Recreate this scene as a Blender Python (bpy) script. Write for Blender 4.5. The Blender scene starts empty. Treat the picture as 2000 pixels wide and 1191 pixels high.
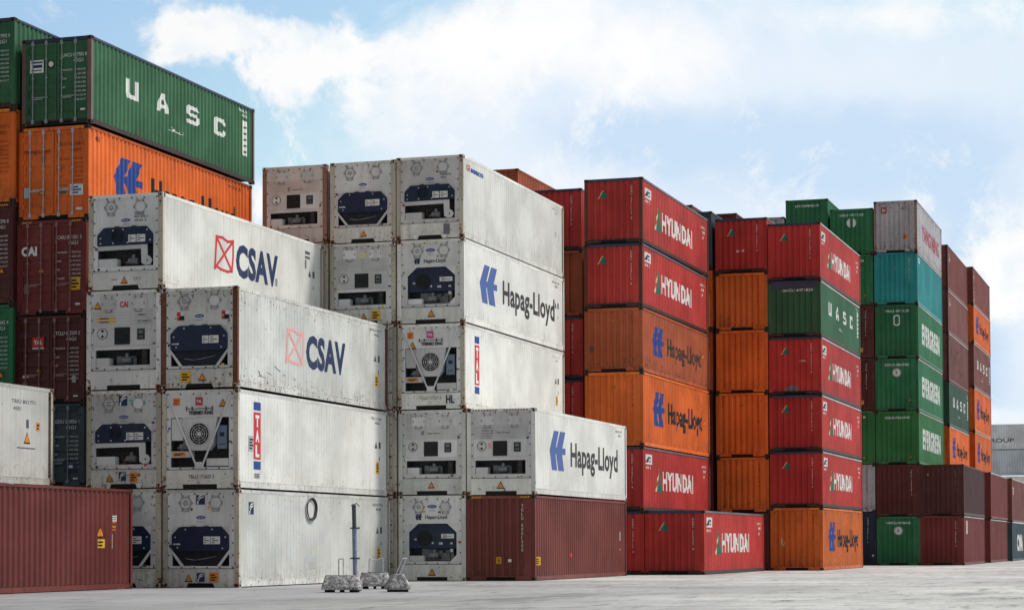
import bpy, bmesh, math, random
from mathutils import Vector, Matrix
random.seed(7)
S = bpy.context.scene
COL = S.collection
R = math.radians
W, LEN = 2.438, 12.192

# ------------------------------------------------------------------ materials
def new_mat(name):
    m = bpy.data.materials.new(name); m.use_nodes = True
    nt = m.node_tree; nt.nodes.clear()
    out = nt.nodes.new('ShaderNodeOutputMaterial'); b = nt.nodes.new('ShaderNodeBsdfPrincipled')
    nt.links.new(b.outputs[0], out.inputs[0])
    return m, nt, b

class N:
    """tiny node helper"""
    def __init__(s, nt): s.nt = nt
    def n(s, t, **k):
        o = s.nt.nodes.new(t)
        for a, v in k.items(): setattr(o, a, v)
        return o
    def put(s, sock, v):
        if isinstance(v, bpy.types.NodeSocket): s.nt.links.new(v, sock)
        elif v is not None: sock.default_value = v
    def math(s, op, a, b=None, c=None, clamp=False):
        o = s.n('ShaderNodeMath', operation=op); o.use_clamp = clamp
        s.put(o.inputs[0], a)
        if b is not None: s.put(o.inputs[1], b)
        if c is not None: s.put(o.inputs[2], c)
        return o.outputs[0]
    def vmath(s, op, a, b=None):
        o = s.n('ShaderNodeVectorMath', operation=op); s.put(o.inputs[0], a)
        if b is not None: s.put(o.inputs[1], b)
        return o.outputs[0]
    def mix(s, f, a, b, mode='MIX'):
        o = s.n('ShaderNodeMix', data_type='RGBA', blend_type=mode)
        s.put(o.inputs[0], f); s.put(o.inputs[6], a); s.put(o.inputs[7], b)
        return o.outputs[2]
    def noise(s, vec, scale, detail=3, rough=.55, dim='3D'):
        o = s.n('ShaderNodeTexNoise', noise_dimensions=dim)
        s.put(o.inputs['Vector'], vec); o.inputs['Scale'].default_value = scale
        o.inputs['Detail'].default_value = detail; o.inputs['Roughness'].default_value = rough
        return o.outputs[0]
    def ramp(s, v, a, b, to0=0., to1=1., smooth=True):
        o = s.n('ShaderNodeMapRange'); o.interpolation_type = 'SMOOTHSTEP' if smooth else 'LINEAR'
        s.put(o.inputs[0], v)
        for i, x in enumerate((a, b, to0, to1)): o.inputs[i+1].default_value = x
        return o.outputs[0]

def c4(c): return (c[0], c[1], c[2], 1)
MATS = {}
def paint(key, col, dirt=.35, rust=.15, rough=.5, white=False, H=2.9):
    """weathered container paint: fading, vertical dirt streaks, rust chips, small dents"""
    if key in MATS: return MATS[key]
    m, nt, b = new_mat(key); n = N(nt)
    tc = n.n('ShaderNodeTexCoord'); oi = n.n('ShaderNodeObjectInfo')
    rnd = oi.outputs['Random']
    off = n.n('ShaderNodeCombineXYZ'); n.put(off.inputs[0], n.math('MULTIPLY', rnd, 37.)); n.put(off.inputs[1], n.math('MULTIPLY', rnd, 91.)); n.put(off.inputs[2], n.math('MULTIPLY', rnd, 53.))
    P = n.vmath('ADD', tc.outputs['Object'], off.outputs[0])
    streakv = n.vmath('MULTIPLY', P, (7., 7., .55))
    finev = n.vmath('MULTIPLY', P, (26., 26., 1.3))
    big = n.noise(P, .55, 3); streak = n.noise(streakv, 1., 4, .6); fine = n.noise(finev, 1., 3, .6)
    blot = n.noise(P, 2.6, 5, .62); chip = n.noise(P, 9., 6, .72)
    sep = n.n('ShaderNodeSeparateXYZ'); n.put(sep.inputs[0], tc.outputs['Object'])
    low = n.ramp(sep.outputs[2], .9, .05); high = n.ramp(sep.outputs[2], H-.75, H-.08)
    edge = n.math('MAXIMUM', low, n.math('MULTIPLY', high, .75))
    # fading / chalking
    faded = (min(1, col[0]*1.16+.012), min(1, col[1]*1.16+.012), min(1, col[2]*1.16+.012))
    dark = (col[0]*.74, col[1]*.74, col[2]*.74)
    base = n.mix(n.ramp(big, .32, .68), c4(dark), c4(faded))
    base = n.mix(.40, base, c4(col))
    tone = n.ramp(rnd, 0., 1., .86, 1.1, False)
    tv = n.n('ShaderNodeCombineXYZ'); [n.put(tv.inputs[q], tone) for q in range(3)]
    base = n.mix(1., base, tv.outputs[0], 'MULTIPLY')
    dirtcol = (.30, .25, .185, 1) if white else (.035, .028, .023, 1)
    s1 = n.math('MULTIPLY', n.ramp(streak, .46, .78), n.math('ADD', .45, n.math('MULTIPLY', edge, .9)))
    s2 = n.math('MULTIPLY', n.ramp(fine, .55, .8), .45)
    s3 = n.math('MULTIPLY', n.ramp(blot, .5, .8), n.math('ADD', .3, n.math('MULTIPLY', low, 1.1)))
    dm = n.math('MULTIPLY', n.math('ADD', n.math('ADD', s1, s2), s3), dirt, clamp=True)
    base = n.mix(dm, base, dirtcol)
    # rust runs + chips
    if rust > 0:
        rc = n.mix(n.noise(P, 30., 3), (.055, .018, .008, 1), (.24, .085, .028, 1))
        th = .70 - rust*.20
        r1 = n.ramp(n.math('ADD', chip, n.math('MULTIPLY', edge, .07)), th, th+.05)
        r2 = n.math('MULTIPLY', n.ramp(n.math('ADD', fine, n.math('MULTIPLY', edge, .12)), .80-rust*.18, .95-rust*.18), .75)
        rm = n.math('MAXIMUM', r1, r2, clamp=True)
        base = n.mix(rm, base, rc)
        n.put(b.inputs['Roughness'], n.math('ADD', rough, n.math('MULTIPLY', rm, .35)))
    else: b.inputs['Roughness'].default_value = rough
    n.put(b.inputs['Base Color'], base)
    b.inputs['Specular IOR Level'].default_value = .28
    bp = n.n('ShaderNodeBump'); bp.inputs['Strength'].default_value = .55; bp.inputs['Distance'].default_value = .025
    n.put(bp.inputs['Height'], n.noise(P, 1.9, 4, .5)); n.put(b.inputs['Normal'], bp.outputs[0])
    MATS[key] = m; return m

def plain(key, col, rough=.55, metal=0., var=.25, scale=12., bump=0.):
    if key in MATS: return MATS[key]
    m, nt, b = new_mat(key); n = N(nt)
    tc = n.n('ShaderNodeTexCoord')
    a = n.noise(tc.outputs['Object'], scale, 5, .65)
    base = n.mix(n.ramp(a, .3, .75), c4([x*(1+var*.5) for x in col]), c4([x*(1-var) for x in col]))
    n.put(b.inputs['Base Color'], base); b.inputs['Roughness'].default_value = rough; b.inputs['Metallic'].default_value = metal
    b.inputs['Specular IOR Level'].default_value = .3
    if bump:
        bp = n.n('ShaderNodeBump'); bp.inputs['Strength'].default_value = bump; bp.inputs['Distance'].default_value = .02
        n.put(bp.inputs['Height'], a); n.put(b.inputs['Normal'], bp.outputs[0])
    MATS[key] = m; return m

def ink(key, col, wear=.3):
    """painted lettering, slightly worn"""
    if key in MATS: return MATS[key]
    m, nt, b = new_mat(key); n = N(nt)
    tc = n.n('ShaderNodeTexCoord')
    a = n.noise(n.vmath('MULTIPLY', tc.outputs['Object'], (9., 9., 2.2)), 1., 5, .7)
    base = n.mix(n.math('MULTIPLY', n.ramp(a, .45, .8), wear), c4(col), (.2, .17, .15, 1))
    n.put(b.inputs['Base Color'], base); b.inputs['Roughness'].default_value = .6
    b.inputs['Specular IOR Level'].default_value = .2
    MATS[key] = m; return m

PAL = dict(
  hyred=((.45,.034,.028),.38,.22), green=((.030,.118,.052),.35,.12), orange=((.72,.140,.018),.42,.25),
  oldorange=((.40,.085,.028),.6,.45), dirtyorange=((.64,.145,.020),.5,.38), maroon=((.17,.026,.024),.4,.25), darkmaroon=((.095,.020,.018),.4,.25),
  brown=((.185,.042,.032),.4,.2), darkbrown=((.070,.020,.018),.4,.2), palebrown=((.19,.062,.052),.4,.25),
  evergreen=((.020,.155,.062),.42,.25), brightgreen=((.03,.18,.05),.42,.25), teal=((.018,.25,.26),.3,.15), navy=((.010,.017,.038),.3,.1),
  slate=((.04,.065,.085),.4,.2), greygreen=((.035,.085,.055),.4,.2), oldwhite=((.42,.41,.43),.5,.5), darkgreen=((.012,.055,.030),.4,.2),
)
def pal(k): c, d, r = PAL[k]; return paint(k+'_paint', c, d, r)
WHITE = {'cream': (.68,.68,.645), 'white': (.70,.70,.69), 'grey': (.60,.61,.585), 'dullgrey': (.47,.48,.46), 'pink': (.64,.575,.55), 'bluewhite': (.62,.62,.625)}
def wh(k, dirt=.30, rust=.10):
    dirt = min(.8, dirt+.12); rust = min(.95, rust+.07); return paint('%s_reefer_paint_%02d_%02d' % (k, dirt*100, rust*100), WHITE[k], dirt, rust, .42, True)
DARK = lambda: plain('dark_recess', (.012,.012,.013), .8)
CAST = lambda: paint('casting_steel', (.045,.038,.036), .4, .6, .7)

# ------------------------------------------------------------------ meshes
class MB:
    def __init__(s): s.v = []; s.f = []; s.mi = []
    def add(s, vs, fs, mi=0):
        o = len(s.v); s.v += [tuple(p) for p in vs]; s.f += [tuple(i+o for i in f) for f in fs]; s.mi += [mi]*len(fs); return s
    def box(s, x0, x1, y0, y1, z0, z1, mi=0):
        return s.add([(x0,y0,z0),(x1,y0,z0),(x1,y1,z0),(x0,y1,z0),(x0,y0,z1),(x1,y0,z1),(x1,y1,z1),(x0,y1,z1)],
            [(0,3,2,1),(4,5,6,7),(0,1,5,4),(1,2,6,5),(2,3,7,6),(3,0,4,7)], mi)
    def bar(s, a, b, r, n=8, mi=0, r2=None):
        a = Vector(a); b = Vector(b); d = (b-a).normalized(); r2 = r if r2 is None else r2
        u = d.orthogonal().normalized(); w = d.cross(u); vs = []
        for p, q in ((a, r), (b, r2)):
            for i in range(n):
                t = 2*math.pi*i/n; vs.append(p+u*math.cos(t)*q+w*math.sin(t)*q)
        fs = [(i, (i+1) % n, n+(i+1) % n, n+i) for i in range(n)] + [tuple(range(n-1, -1, -1)), tuple(range(n, 2*n))]
        return s.add(vs, fs, mi)
    def poly(s, pts, y0, y1, mi=0):
        """extruded polygon, pts = (x, z); front face at y0"""
        n = len(pts); vs = [(x, y0, z) for x, z in pts]+[(x, y1, z) for x, z in pts]
        fs = [tuple(range(n)), tuple(range(2*n-1, n-1, -1))]+[(i, n+i, n+(i+1) % n, (i+1) % n) for i in range(n)]
        return s.add(vs, fs, mi)
    def tube(s, pts, r, n=6, closed=False):
        k = len(pts)
        for i in range(k-(0 if closed else 1)): s.bar(pts[i], pts[(i+1) % k], r, n)
        return s
    def ring(s, cx, cz, r0, r1, y0, y1, n=20, mi=0):
        vs = []
        for y in (y0, y1):
            for r in (r0, r1):
                for i in range(n):
                    t = 2*math.pi*i/n; vs.append((cx+r*math.cos(t), y, cz+r*math.sin(t)))
        fs = []
        for i in range(n):
            j = (i+1) % n
            fs += [(i, j, n+j, n+i), (2*n+i, 3*n+i, 3*n+j, 2*n+j), (n+i, n+j, 3*n+j, 3*n+i), (j, i, 2*n+i, 2*n+j)]
        return s.add(vs, fs, mi)
    def mesh(s, name, mats):
        me = bpy.data.meshes.new(name); me.from_pydata(s.v, [], s.f)
        for m in mats: me.materials.append(m)
        if len(mats) > 1: me.polygons.foreach_set('material_index', s.mi)
        me.update(); return me

CACHE = {}
def cached(key, fn):
    if key not in CACHE: CACHE[key] = fn()
    return CACHE[key]
def link(name, me, parent=None, loc=None):
    o = bpy.data.objects.new(name, me); COL.objects.link(o)
    if parent: o.parent = parent
    if loc: o.location = loc
    return o
JIT = random.Random(11)
def part(name, parent, key, build, *mats):
    """one part: mesh cached by (name, key, materials)"""
    k = (name, key)+tuple(m.name for m in mats)
    def mk():
        mb = MB(); build(mb); return mb.mesh(name, mats)
    return link(name, cached(k, mk), parent)
def thing(name, label, cat, loc=(0,0,0), rz=0., group=None):
    o = bpy.data.objects.new(name, None); COL.objects.link(o); o.location = loc; o.rotation_euler = (0,0,rz); o.empty_display_size = .3
    o['label'] = label; o['category'] = cat
    if group: o['group'] = group
    return o

# corrugation profiles: list of (u, depth inwards)
def profile(u0, u1, crest, slope, trough, depth):
    pts = [(u0, 0.)]; u = u0+crest*.8
    while u+2*slope+trough < u1-.02:
        pts += [(u, 0.), (u+slope, depth), (u+slope+trough, depth), (u+2*slope+trough, 0.)]
        u += 2*slope+trough+crest
    pts.append((u1, 0.)); return pts
SIDE_P = profile(.13, LEN-.13, .074, .056, .084, .044)
END_P = profile(.15, W-.15, .100, .040, .090, .055)
REEF_P = profile(.12, LEN-.12, .19, .012, .014, .0065)
FLAT_P = [(0., 0.), (LEN, 0.)]
def depth_at(prof, u):
    for (a, da), (b, db) in zip(prof, prof[1:]):
        if a <= u <= b and b > a: return da+(db-da)*(u-a)/(b-a)
    return 0.
SIDE_X = W/2-.022; END_Y = .022; REEF_X = W/2-.014

# ------------------------------------------------------------------ flat artwork (u, v) meshes
CAPH = [.729]
def text_uv(s, bold=0., space=1.):
    """tessellated text: cap height 1, starts at u = 0, baseline 0"""
    def mk():
        cu = bpy.data.curves.new('lettering', 'FONT'); cu.body = s; cu.size = 1; cu.offset = bold; cu.space_character = space
        cu.resolution_u = 3
        o = bpy.data.objects.new('lettering', cu); COL.objects.link(o)
        dg = bpy.context.evaluated_depsgraph_get(); dg.update()
        me = bpy.data.meshes.new_from_object(o.evaluated_get(dg))
        v = [(p.co.x, p.co.y) for p in me.vertices]; f = [tuple(p.vertices) for p in me.polygons]
        bpy.data.objects.remove(o); bpy.data.curves.remove(cu); bpy.data.meshes.remove(me)
        if not v: return [(0, 0), (1, 0), (1, 1)], [(0, 1, 2)]
        x0 = min(p[0] for p in v); cap = CAPH[0]+bold
        return [((x-x0)/cap, y/cap) for x, y in v], f
    return cached(('txt', s, bold, space), mk)
_v = text_uv('H')[0]; CAPH[0] = .729*max(p[1] for p in _v); CACHE.clear()
def fit(art, u0, v0, w=None, cap=1., wpc=None):
    v, f = art; X = max(p[0] for p in v)
    sx = (w/X) if w else cap*(wpc or 1.)
    return [(u0+x*sx, v0+y*cap) for x, y in v], f
def shapes(polys, u0, v0, w, h):
    vs, fs = [], []
    for p in polys:
        o = len(vs); vs += [(u0+x*w, v0+y*h) for x, y in p]; fs.append(tuple(range(o, o+len(p))))
    return vs, fs
def merge(*arts):
    vs, fs = [], []
    for v, f in arts:
        o = len(vs); vs += v; fs += [tuple(i+o for i in q) for q in f]
    return vs, fs
def stroke(lines, t):
    """polylines -> quads of thickness t (same units)"""
    out = []
    for ln in lines:
        for (x0, y0), (x1, y1) in zip(ln, ln[1:]):
            d = math.hypot(x1-x0, y1-y0) or 1; dx, dy = (x1-x0)/d*t/2, (y1-y0)/d*t/2
            out.append([(x0-dx-dy, y0-dy+dx), (x0-dx+dy, y0-dy-dx), (x1+dx+dy, y1+dy-dx), (x1+dx-dy, y1+dy+dx)])
    return out
def apply_art(name, parent, art, face, mat, corr=None, lift=.004, H=2.9):
    """lay (u, v) artwork on the front face or on the +X side of a container, following its corrugation"""
    vs, fs = art
    prof = {'side': SIDE_P, 'end': END_P}.get(corr)
    bm = bmesh.new(); bv = [bm.verts.new((x, y, 0)) for x, y in vs]
    if sum(len(f) for f in fs) == len(vs):
        for i, f in enumerate(fs):
            for j in f: bv[j].co.z = min(i, 40)*.00035
    for f in fs:
        try: bm.faces.new([bv[i] for i in f])
        except ValueError: pass
    if prof:
        lo = min(p[0] for p in vs); hi = max(p[0] for p in vs)
        for u, _ in prof:
            if lo < u < hi:
                bmesh.ops.bisect_plane(bm, geom=bm.verts[:]+bm.edges[:]+bm.faces[:], plane_co=(u, 0, 0), plane_no=(1, 0, 0))
    for v in bm.verts:
        u, z = v.co.x, v.co.y; d = depth_at(prof, u) if prof else 0; e = lift+v.co.z
        if face == 'side': v.co = ((SIDE_X if corr else REEF_X)-d+e, u, z)
        else: v.co = (u-W/2, (END_Y+d if corr else 0)-e, z)
    bm.normal_update()
    want = Vector((1, 0, 0)) if face == 'side' else Vector((0, -1, 0))
    for f in bm.faces:
        if f.normal.dot(want) < 0: f.normal_flip()
    me = bpy.data.meshes.new(name); bm.to_mesh(me); bm.free(); me.materials.append(mat)
    return link(name, me, parent)

# concave outlines split into convex pieces
HL_LOGO = [[(.28,1),(.58,1),(.345,.5),(0,.5)], [(0,.5),(.345,.5),(.46,0),(.15,0)],
           [(.66,1),(1,1),(.80,.58),(.44,.58)], [(.41,.42),(.79,.42),(.90,0),(.54,0)], [(.35,.58),(1,.58),(1,.42),(.36,.42)]]
TRI_G = [[(.28,0),(1,0),(.78,.62),(.60,1)]]; TRI_Y = [[(0,0),(.13,0),(.62,1),(.52,.95)]]
LETTERS = {
 'U': [[(0,1),(.26,1),(.26,.30),(0,.2)],[(0,.2),(.26,.30),(.34,.22),(.2,0)],[(.2,0),(.34,.22),(.74,.22),(1,0)],[(.74,0),(1,0),(1,1),(.74,1)]],
 'A': [[(0,0),(.27,0),(.56,1),(.36,1)],[(.36,1),(.64,1),(.5,.62),(.5,.62)],[(1,0),(.73,0),(.44,1),(.64,1)],[(.26,.2),(.74,.2),(.68,.40),(.32,.40)]],
 'S': [[(.12,1),(.9,1),(1,.78),(.28,.78)],[(0,.84),(.12,1),(.28,.78),(.28,.62)],[(0,.84),(.28,.72),(.28,.60),(0,.52)],[(0,.56),(.2,.42),(1,.42),(.82,.60)],[(.2,.42),(0,.56),(.28,.60),(.82,.6)],
       [(.74,.5),(1,.46),(1,.14),(.74,.26)],[(1,.14),(.86,0),(.70,.22),(.74,.3)],[(.86,0),(.08,0),(0,.22),(.74,.22)]],
 'C': [[(.16,1),(.84,1),(.72,.78),(.3,.78)],[(.84,1),(1,.84),(.74,.68),(.72,.78)],[(1,.84),(1,.66),(.74,.66),(.74,.78)],[(0,.84),(.16,1),(.3,.78),(.26,.7)],[(0,.84),(.27,.74),(.27,.26),(0,.16)],
       [(0,.16),(.27,.28),(.3,.22),(.16,0)],[(.16,0),(.3,.22),(.72,.22),(.84,0)],[(.84,0),(.72,.22),(.74,.32),(1,.16)],[(1,.16),(.74,.28),(.74,.36),(1,.36)]],
}
INKW = lambda: ink('white_lettering', (.70,.70,.68), .35)
INKK = lambda: ink('black_lettering', (.018,.018,.022), .15)
INKG = lambda: ink('grey_lettering', (.09,.10,.12), .3)
INKN = lambda: ink('navy_lettering', (.022,.035,.09), .2)
INKB = lambda: ink('blue_lettering', (.022,.060,.26), .3)
INKR = lambda: ink('red_lettering', (.52,.035,.045), .25)
INKP = lambda: ink('pink_lettering', (.72,.34,.34), .3)
INKY = lambda: ink('yellow_sticker', (.72,.40,.02), .3)
INKO = lambda: ink('orange_sticker', (.70,.25,.02), .3)
INKT = lambda: ink('teal_green_logo', (.012,.17,.13), .2)
INKS = lambda: ink('faint_dark_lettering', (.20,.03,.02), .2)

def rect(u, v, w, h): return shapes([[(0,0),(1,0),(1,1),(0,1)]], u, v, w, h)
def tri(u, v, w): return shapes([[(0,0),(1,0),(.5,.9)]], u-w/2, v-w/2*.9, w, w)
def vtext(s, u, vtop, cap, face):
    """stacked letters reading downwards"""
    arts = []; v = vtop
    for ch in s:
        if ch != ' ': arts.append(fit(text_uv(ch, .02), u, v-cap, None, cap))
        v -= cap*(1.38 if ch != ' ' else 1.0)
    return merge(*arts)

# ---- artwork sets -------------------------------------------------------
def warn(p, face, u, v, w, corr=None, lift=.003):
    t = apply_art('warning_triangle', p, tri(u, v, w), face, INKK(), corr, lift)
    apply_art('warning_field', t, tri(u, v-.01*w, w*.74), face, INKO(), corr, lift+.003)
def sticker(p, face, u, v, w, h, mat=None, lines=3, corr=None, name='sticker', lift=.003, inkm=None):
    s = apply_art(name, p, rect(u, v, w, h), face, mat or INKY(), corr, lift)
    k = [rect(u+w*.15, v+h*(.12+.76*(i+.15)/lines), w*(.7 if i % 2 else .5), h*.42/lines) for i in range(lines)]
    apply_art('print', s, merge(*k), face, inkm or INKK(), corr, lift+.003)
def art_hyundai_side(p, H):
    c = H/2.59
    a = apply_art('triangle_logo', p, shapes(TRI_G, 2.15, .80, 1.05, .95), 'side', INKT(), 'side')
    apply_art('logo_stripe', a, shapes(TRI_Y, 2.15, .80, 1.05, .95), 'side', ink('cream_stripe', (.7,.6,.3)), 'side')
    apply_art('lettering', p, fit(text_uv('HYUNDAI', .052, 1.14), 3.35, .92, 5.65, .74), 'side', INKW(), 'side')
    s = apply_art('emblem_plate', p, rect(.45, 1.88, 1.05, .40), 'side', INKW(), 'side')
    apply_art('emblem', s, merge(shapes([[(0,0),(.16,0),(.36,1),(.2,1)],[(.26,0),(.40,0),(.56,1),(.44,1)],[(.55,.1),(.62,.1),(.7,.9),(.6,.9)],[(.7,.1),(.95,.1),(.95,.3),(.7,.3)],[(.72,.6),(.95,.6),(.95,.9),(.72,.9)]], .58, 1.95, .8, .26)), 'side', INKN(), 'side', .006)
    apply_art('fleet_lettering', p, fit(text_uv('HMM 21', .02), .5, 1.70, .9, .10), 'side', INKW(), 'side')
    [apply_art('number_lettering', p, fit(text_uv(a_, .02), b_, c_, d_, .11), 'side', INKW(), 'side') for a_, b_, c_, d_ in (('HDMU 2', 10.75, 2.05, .8), ('22G1', 10.95, 1.85, .5), ('20', 11.1, 1.62, .3))]
def art_hyundai_end(p, H, num, marks=False):
    a = apply_art('triangle_logo', p, shapes(TRI_G, .55, 1.80+H-2.59, .42, .32), 'end', INKT(), 'end')
    apply_art('logo_stripe', a, shapes(TRI_Y, .55, 1.80+H-2.59, .42, .32), 'end', ink('cream_stripe', (.7,.6,.3)), 'end')
    apply_art('number_lettering', p, vtext(num, 1.93, H-.30, .075, 'end'), 'end', INKW(), 'end')
    if marks: apply_art('rubbed_paint_mark', p, merge(rect(1.0, .95, .10, .09), rect(1.14, .99, .07, .03), rect(1.26, .96, .09, .10)), 'end', ink('chalk_mark', (.55,.50,.42), .5), 'end')
def art_hapag_side(p, H, corr, mat=None, textmat=None, lift=.004):
    k = H/2.896
    apply_art('arrow_logo', p, shapes(HL_LOGO, 1.70, .88*k, 1.95, 1.36*k), 'side', mat or INKB(), corr, lift)
    apply_art('lettering', p, fit(text_uv('Hapag-Lloyd', .028, 1.03), 4.30, 1.10*k, 6.55, .82*k), 'side', textmat or INKK(), corr, lift)
def art_hapag_end(p, H, num, warning=True, mark=False):
    if warning: warn(p, 'end', 1.20, H-.52, .20, 'end')
    apply_art('number_lettering', p, vtext(num, 1.93, H-.30, .085, 'end'), 'end', INKS(), 'end')
    if mark: apply_art('scuffed_mark', p, merge(rect(.50, 1.18, .05, .28), rect(.57, 1.12, .09, .10), rect(.63, 1.2, .04, .12)), 'end', ink('chalk_mark', (.55,.50,.42), .5), 'end')
def art_uasc_side(p, H):
    for ch, u in (('U', 2.30), ('A', 4.45), ('S', 6.72), ('C', 8.85)):
        apply_art('lettering', p, shapes(LETTERS[ch], u, 1.20*H/2.6, .95, .62), 'side', INKW(), 'side')
    apply_art('lettering', p, merge(shapes(stroke([[(0,.2),(.15,.1),(.3,.15),(.3,.6)],[(.4,.1),(.5,.3),(.62,.1),(.75,.1),(.75,.5)],[(.83,.1),(1,.2),(1,.9)],[(.1,.75),(.2,.75)]], .09), 5.45, .74, 1.0, .17)), 'side', INKW(), 'side')
    s = apply_art('number_plate', p, rect(11.18, .92, .48, 1.25), 'side', INKW(), 'side')
    apply_art('print', s, merge(*[rect(11.30, 1.02+i*.22, .22, .07) for i in range(5)]), 'side', ink('green_print', (.03,.12,.06)), 'side', .007)
    apply_art('number_lettering', p, merge(fit(text_uv('UACU 8', .02), 10.9, H-.28, .75, .10), fit(text_uv('42G1', .02), 11.15, H-.44, .5, .10)), 'side', INKW(), 'side')
def art_evergreen_side(p, H):
    apply_art('lettering', p, fit(text_uv('EVERGREEN', .05, 1.16), 1.85, .95*H/2.9, 8.6, 1.05*H/2.9), 'side', INKW(), 'side')
def art_top_number(p, H, s, u=.55, w=1.35, cap=.12, drop=.42):
    apply_art('number_lettering', p, fit(text_uv(s, .02), u, H-drop, w, cap), 'end', INKW(), 'end')
def art_round_emblem(p, H, u=1.22, v=None, r=.235, split=False):
    v = v or H-.80; n = 20
    pts = [(u+r*math.cos(2*math.pi*i/n), v+r*math.sin(2*math.pi*i/n)) for i in range(n)]
    if split:
        L = [q for q in pts if q[0] < u-.05]; Rr = [q for q in pts if q[0] > u+.05]; Rr.sort(key=lambda q: math.atan2(q[1]-v, q[0]-u)); L.sort(key=lambda q: math.atan2(q[1]-v, u-q[0]))
        apply_art('round_emblem', p, (L+Rr, [tuple(range(len(L))), tuple(range(len(L), len(L)+len(Rr)))]), 'end', INKW(), 'end'); return
    e = apply_art('round_emblem', p, (pts, [tuple(range(n))]), 'end', INKW(), 'end')
    inner = [[(u+.03*math.cos(a+1.57)+.0*r, v+.03*math.sin(a+1.57)), (u+.03*math.cos(a-1.57), v+.03*math.sin(a-1.57)), (u+.5*r*math.cos(a), v+.5*r*math.sin(a))] for a in (0, 1.57, 3.14, 4.71)]
    ticks = [[(u+.72*r*math.cos(a), v+.72*r*math.sin(a)), (u+.72*r*math.cos(a+.2), v+.72*r*math.sin(a+.2)), (u+.9*r*math.cos(a+.2), v+.9*r*math.sin(a+.2)), (u+.9*r*math.cos(a), v+.9*r*math.sin(a))] for a in [i*.63 for i in range(10)]]
    apply_art('emblem_star', e, shapes(inner+ticks, 0, 0, 1, 1), 'end', ink('green_print', (.03,.12,.06)), 'end', .008)
def art_vnum(p, H, s, u=1.93, mat=None, cap=.085): apply_art('number_lettering', p, vtext(s, u, H-.30, cap, 'end'), 'end', mat or INKW(), 'end')

# ------------------------------------------------------------------ shared frame
def casting(mb, x, y, z, sx, sy):
    """corner casting at a corner; sx, sy = outward directions; slotted faces"""
    a, b, h = .162, .178, .118
    x0, x1 = (x-a, x) if sx > 0 else (x, x+a); y0, y1 = (y, y+b) if sy < 0 else (y-b, y)
    mb.add([(x0,y0,z),(x1,y0,z),(x1,y1,z),(x0,y1,z),(x0,y0,z+h),(x1,y0,z+h),(x1,y1,z+h),(x0,y1,z+h)], [(0,3,2,1),(4,5,6,7)] + ([(2,3,7,6)] if sy < 0 else [(0,1,5,4)]) + ([(3,0,4,7)] if sx > 0 else [(1,2,6,5)]))
    def holed(P, U, V, Nn, w, hh, hw, hv):
        P, U, V, Nn = map(Vector, (P, U, V, Nn)); c = P+U*w/2+V*hh/2
        o = [P, P+U*w, P+U*w+V*hh, P+V*hh]; i = [c-U*hw-V*hv, c+U*hw-V*hv, c+U*hw+V*hv, c-U*hw+V*hv]; d = [q-Nn*.05 for q in i]
        mb.add(o+i+d, [(0,1,5,4),(1,2,6,5),(2,3,7,6),(3,0,4,7),(4,5,9,8),(5,6,10,9),(6,7,11,10),(7,4,8,11)], 0)
        mb.add(d, [(0,1,2,3)], 1)
    if sy < 0: holed((x0,y0,z), (1,0,0), (0,0,1), (0,-1,0), a, h, .032, .038)
    else: holed((x1,y1,z), (-1,0,0), (0,0,1), (0,1,0), a, h, .032, .038)
    if sx > 0: holed((x1,y0,z), (0,1,0), (0,0,1), (1,0,0), b, h, .042, .030)
    else: holed((x0,y1,z), (0,-1,0), (0,0,1), (-1,0,0), b, h, .042, .030)
def frame(t, H, L, fm, post, rail, far=False, reefer=False, castm=None):
    w = W/2; cm = castm or CAST(); k = (round(H, 2), round(L, 2))
    for sx in (1, -1):
        for sy in (-1, 1):
            if far and sx < 0 and sy > 0: continue
            y = 0 if sy < 0 else L
            pw = .145 if not reefer else .155
            x0, x1 = (w-pw, w-.006) if sx > 0 else (-w+.006, -w+pw)
            y0, y1 = (.008, .12) if sy < 0 else (L-.12, L-.008)
            part('corner_post', t, k+(sx, sy), lambda mb: (mb.box(x0, x1, y0, y1, .118, H-.118), mb.box((x0+.045), (x1-.045), y0-(.006 if sy < 0 else -.006), y0+.03 if sy < 0 else y1+.006, .2, H-.2) if sy < 0 else None), post)
            for z in (0, H-.118):
                part('corner_casting', t, k+(sx, sy, z > 0), lambda mb: casting(mb, sx*w, y, z, sx, sy), cm, DARK())
    for sx in (1, -1):
        if far and sx < 0: continue
        a, b = (w-.07, w-.012) if sx > 0 else (-w+.012, -w+.07)
        top = .10 if reefer else .075
        part('top_rail', t, k+(sx, reefer), lambda mb: mb.box(a, b+(0.004 if sx > 0 else 0), .178, L-.178, H-top-.01, H-.012), rail)
        def br(mb):
            if reefer:
                mb.box(a, b, .178, L-.178, .03, .20); mb.box(a, b+.006, .178, L-.178, .20, .222)
            else:
                mb.box(a, b, .178, L-.178, .02, .155)
                if L > 9: mb.box(a-.02, a+.001, 3, 3.4, .03, .15)
        part('bottom_rail', t, k+(sx, reefer), br, fm)
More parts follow.
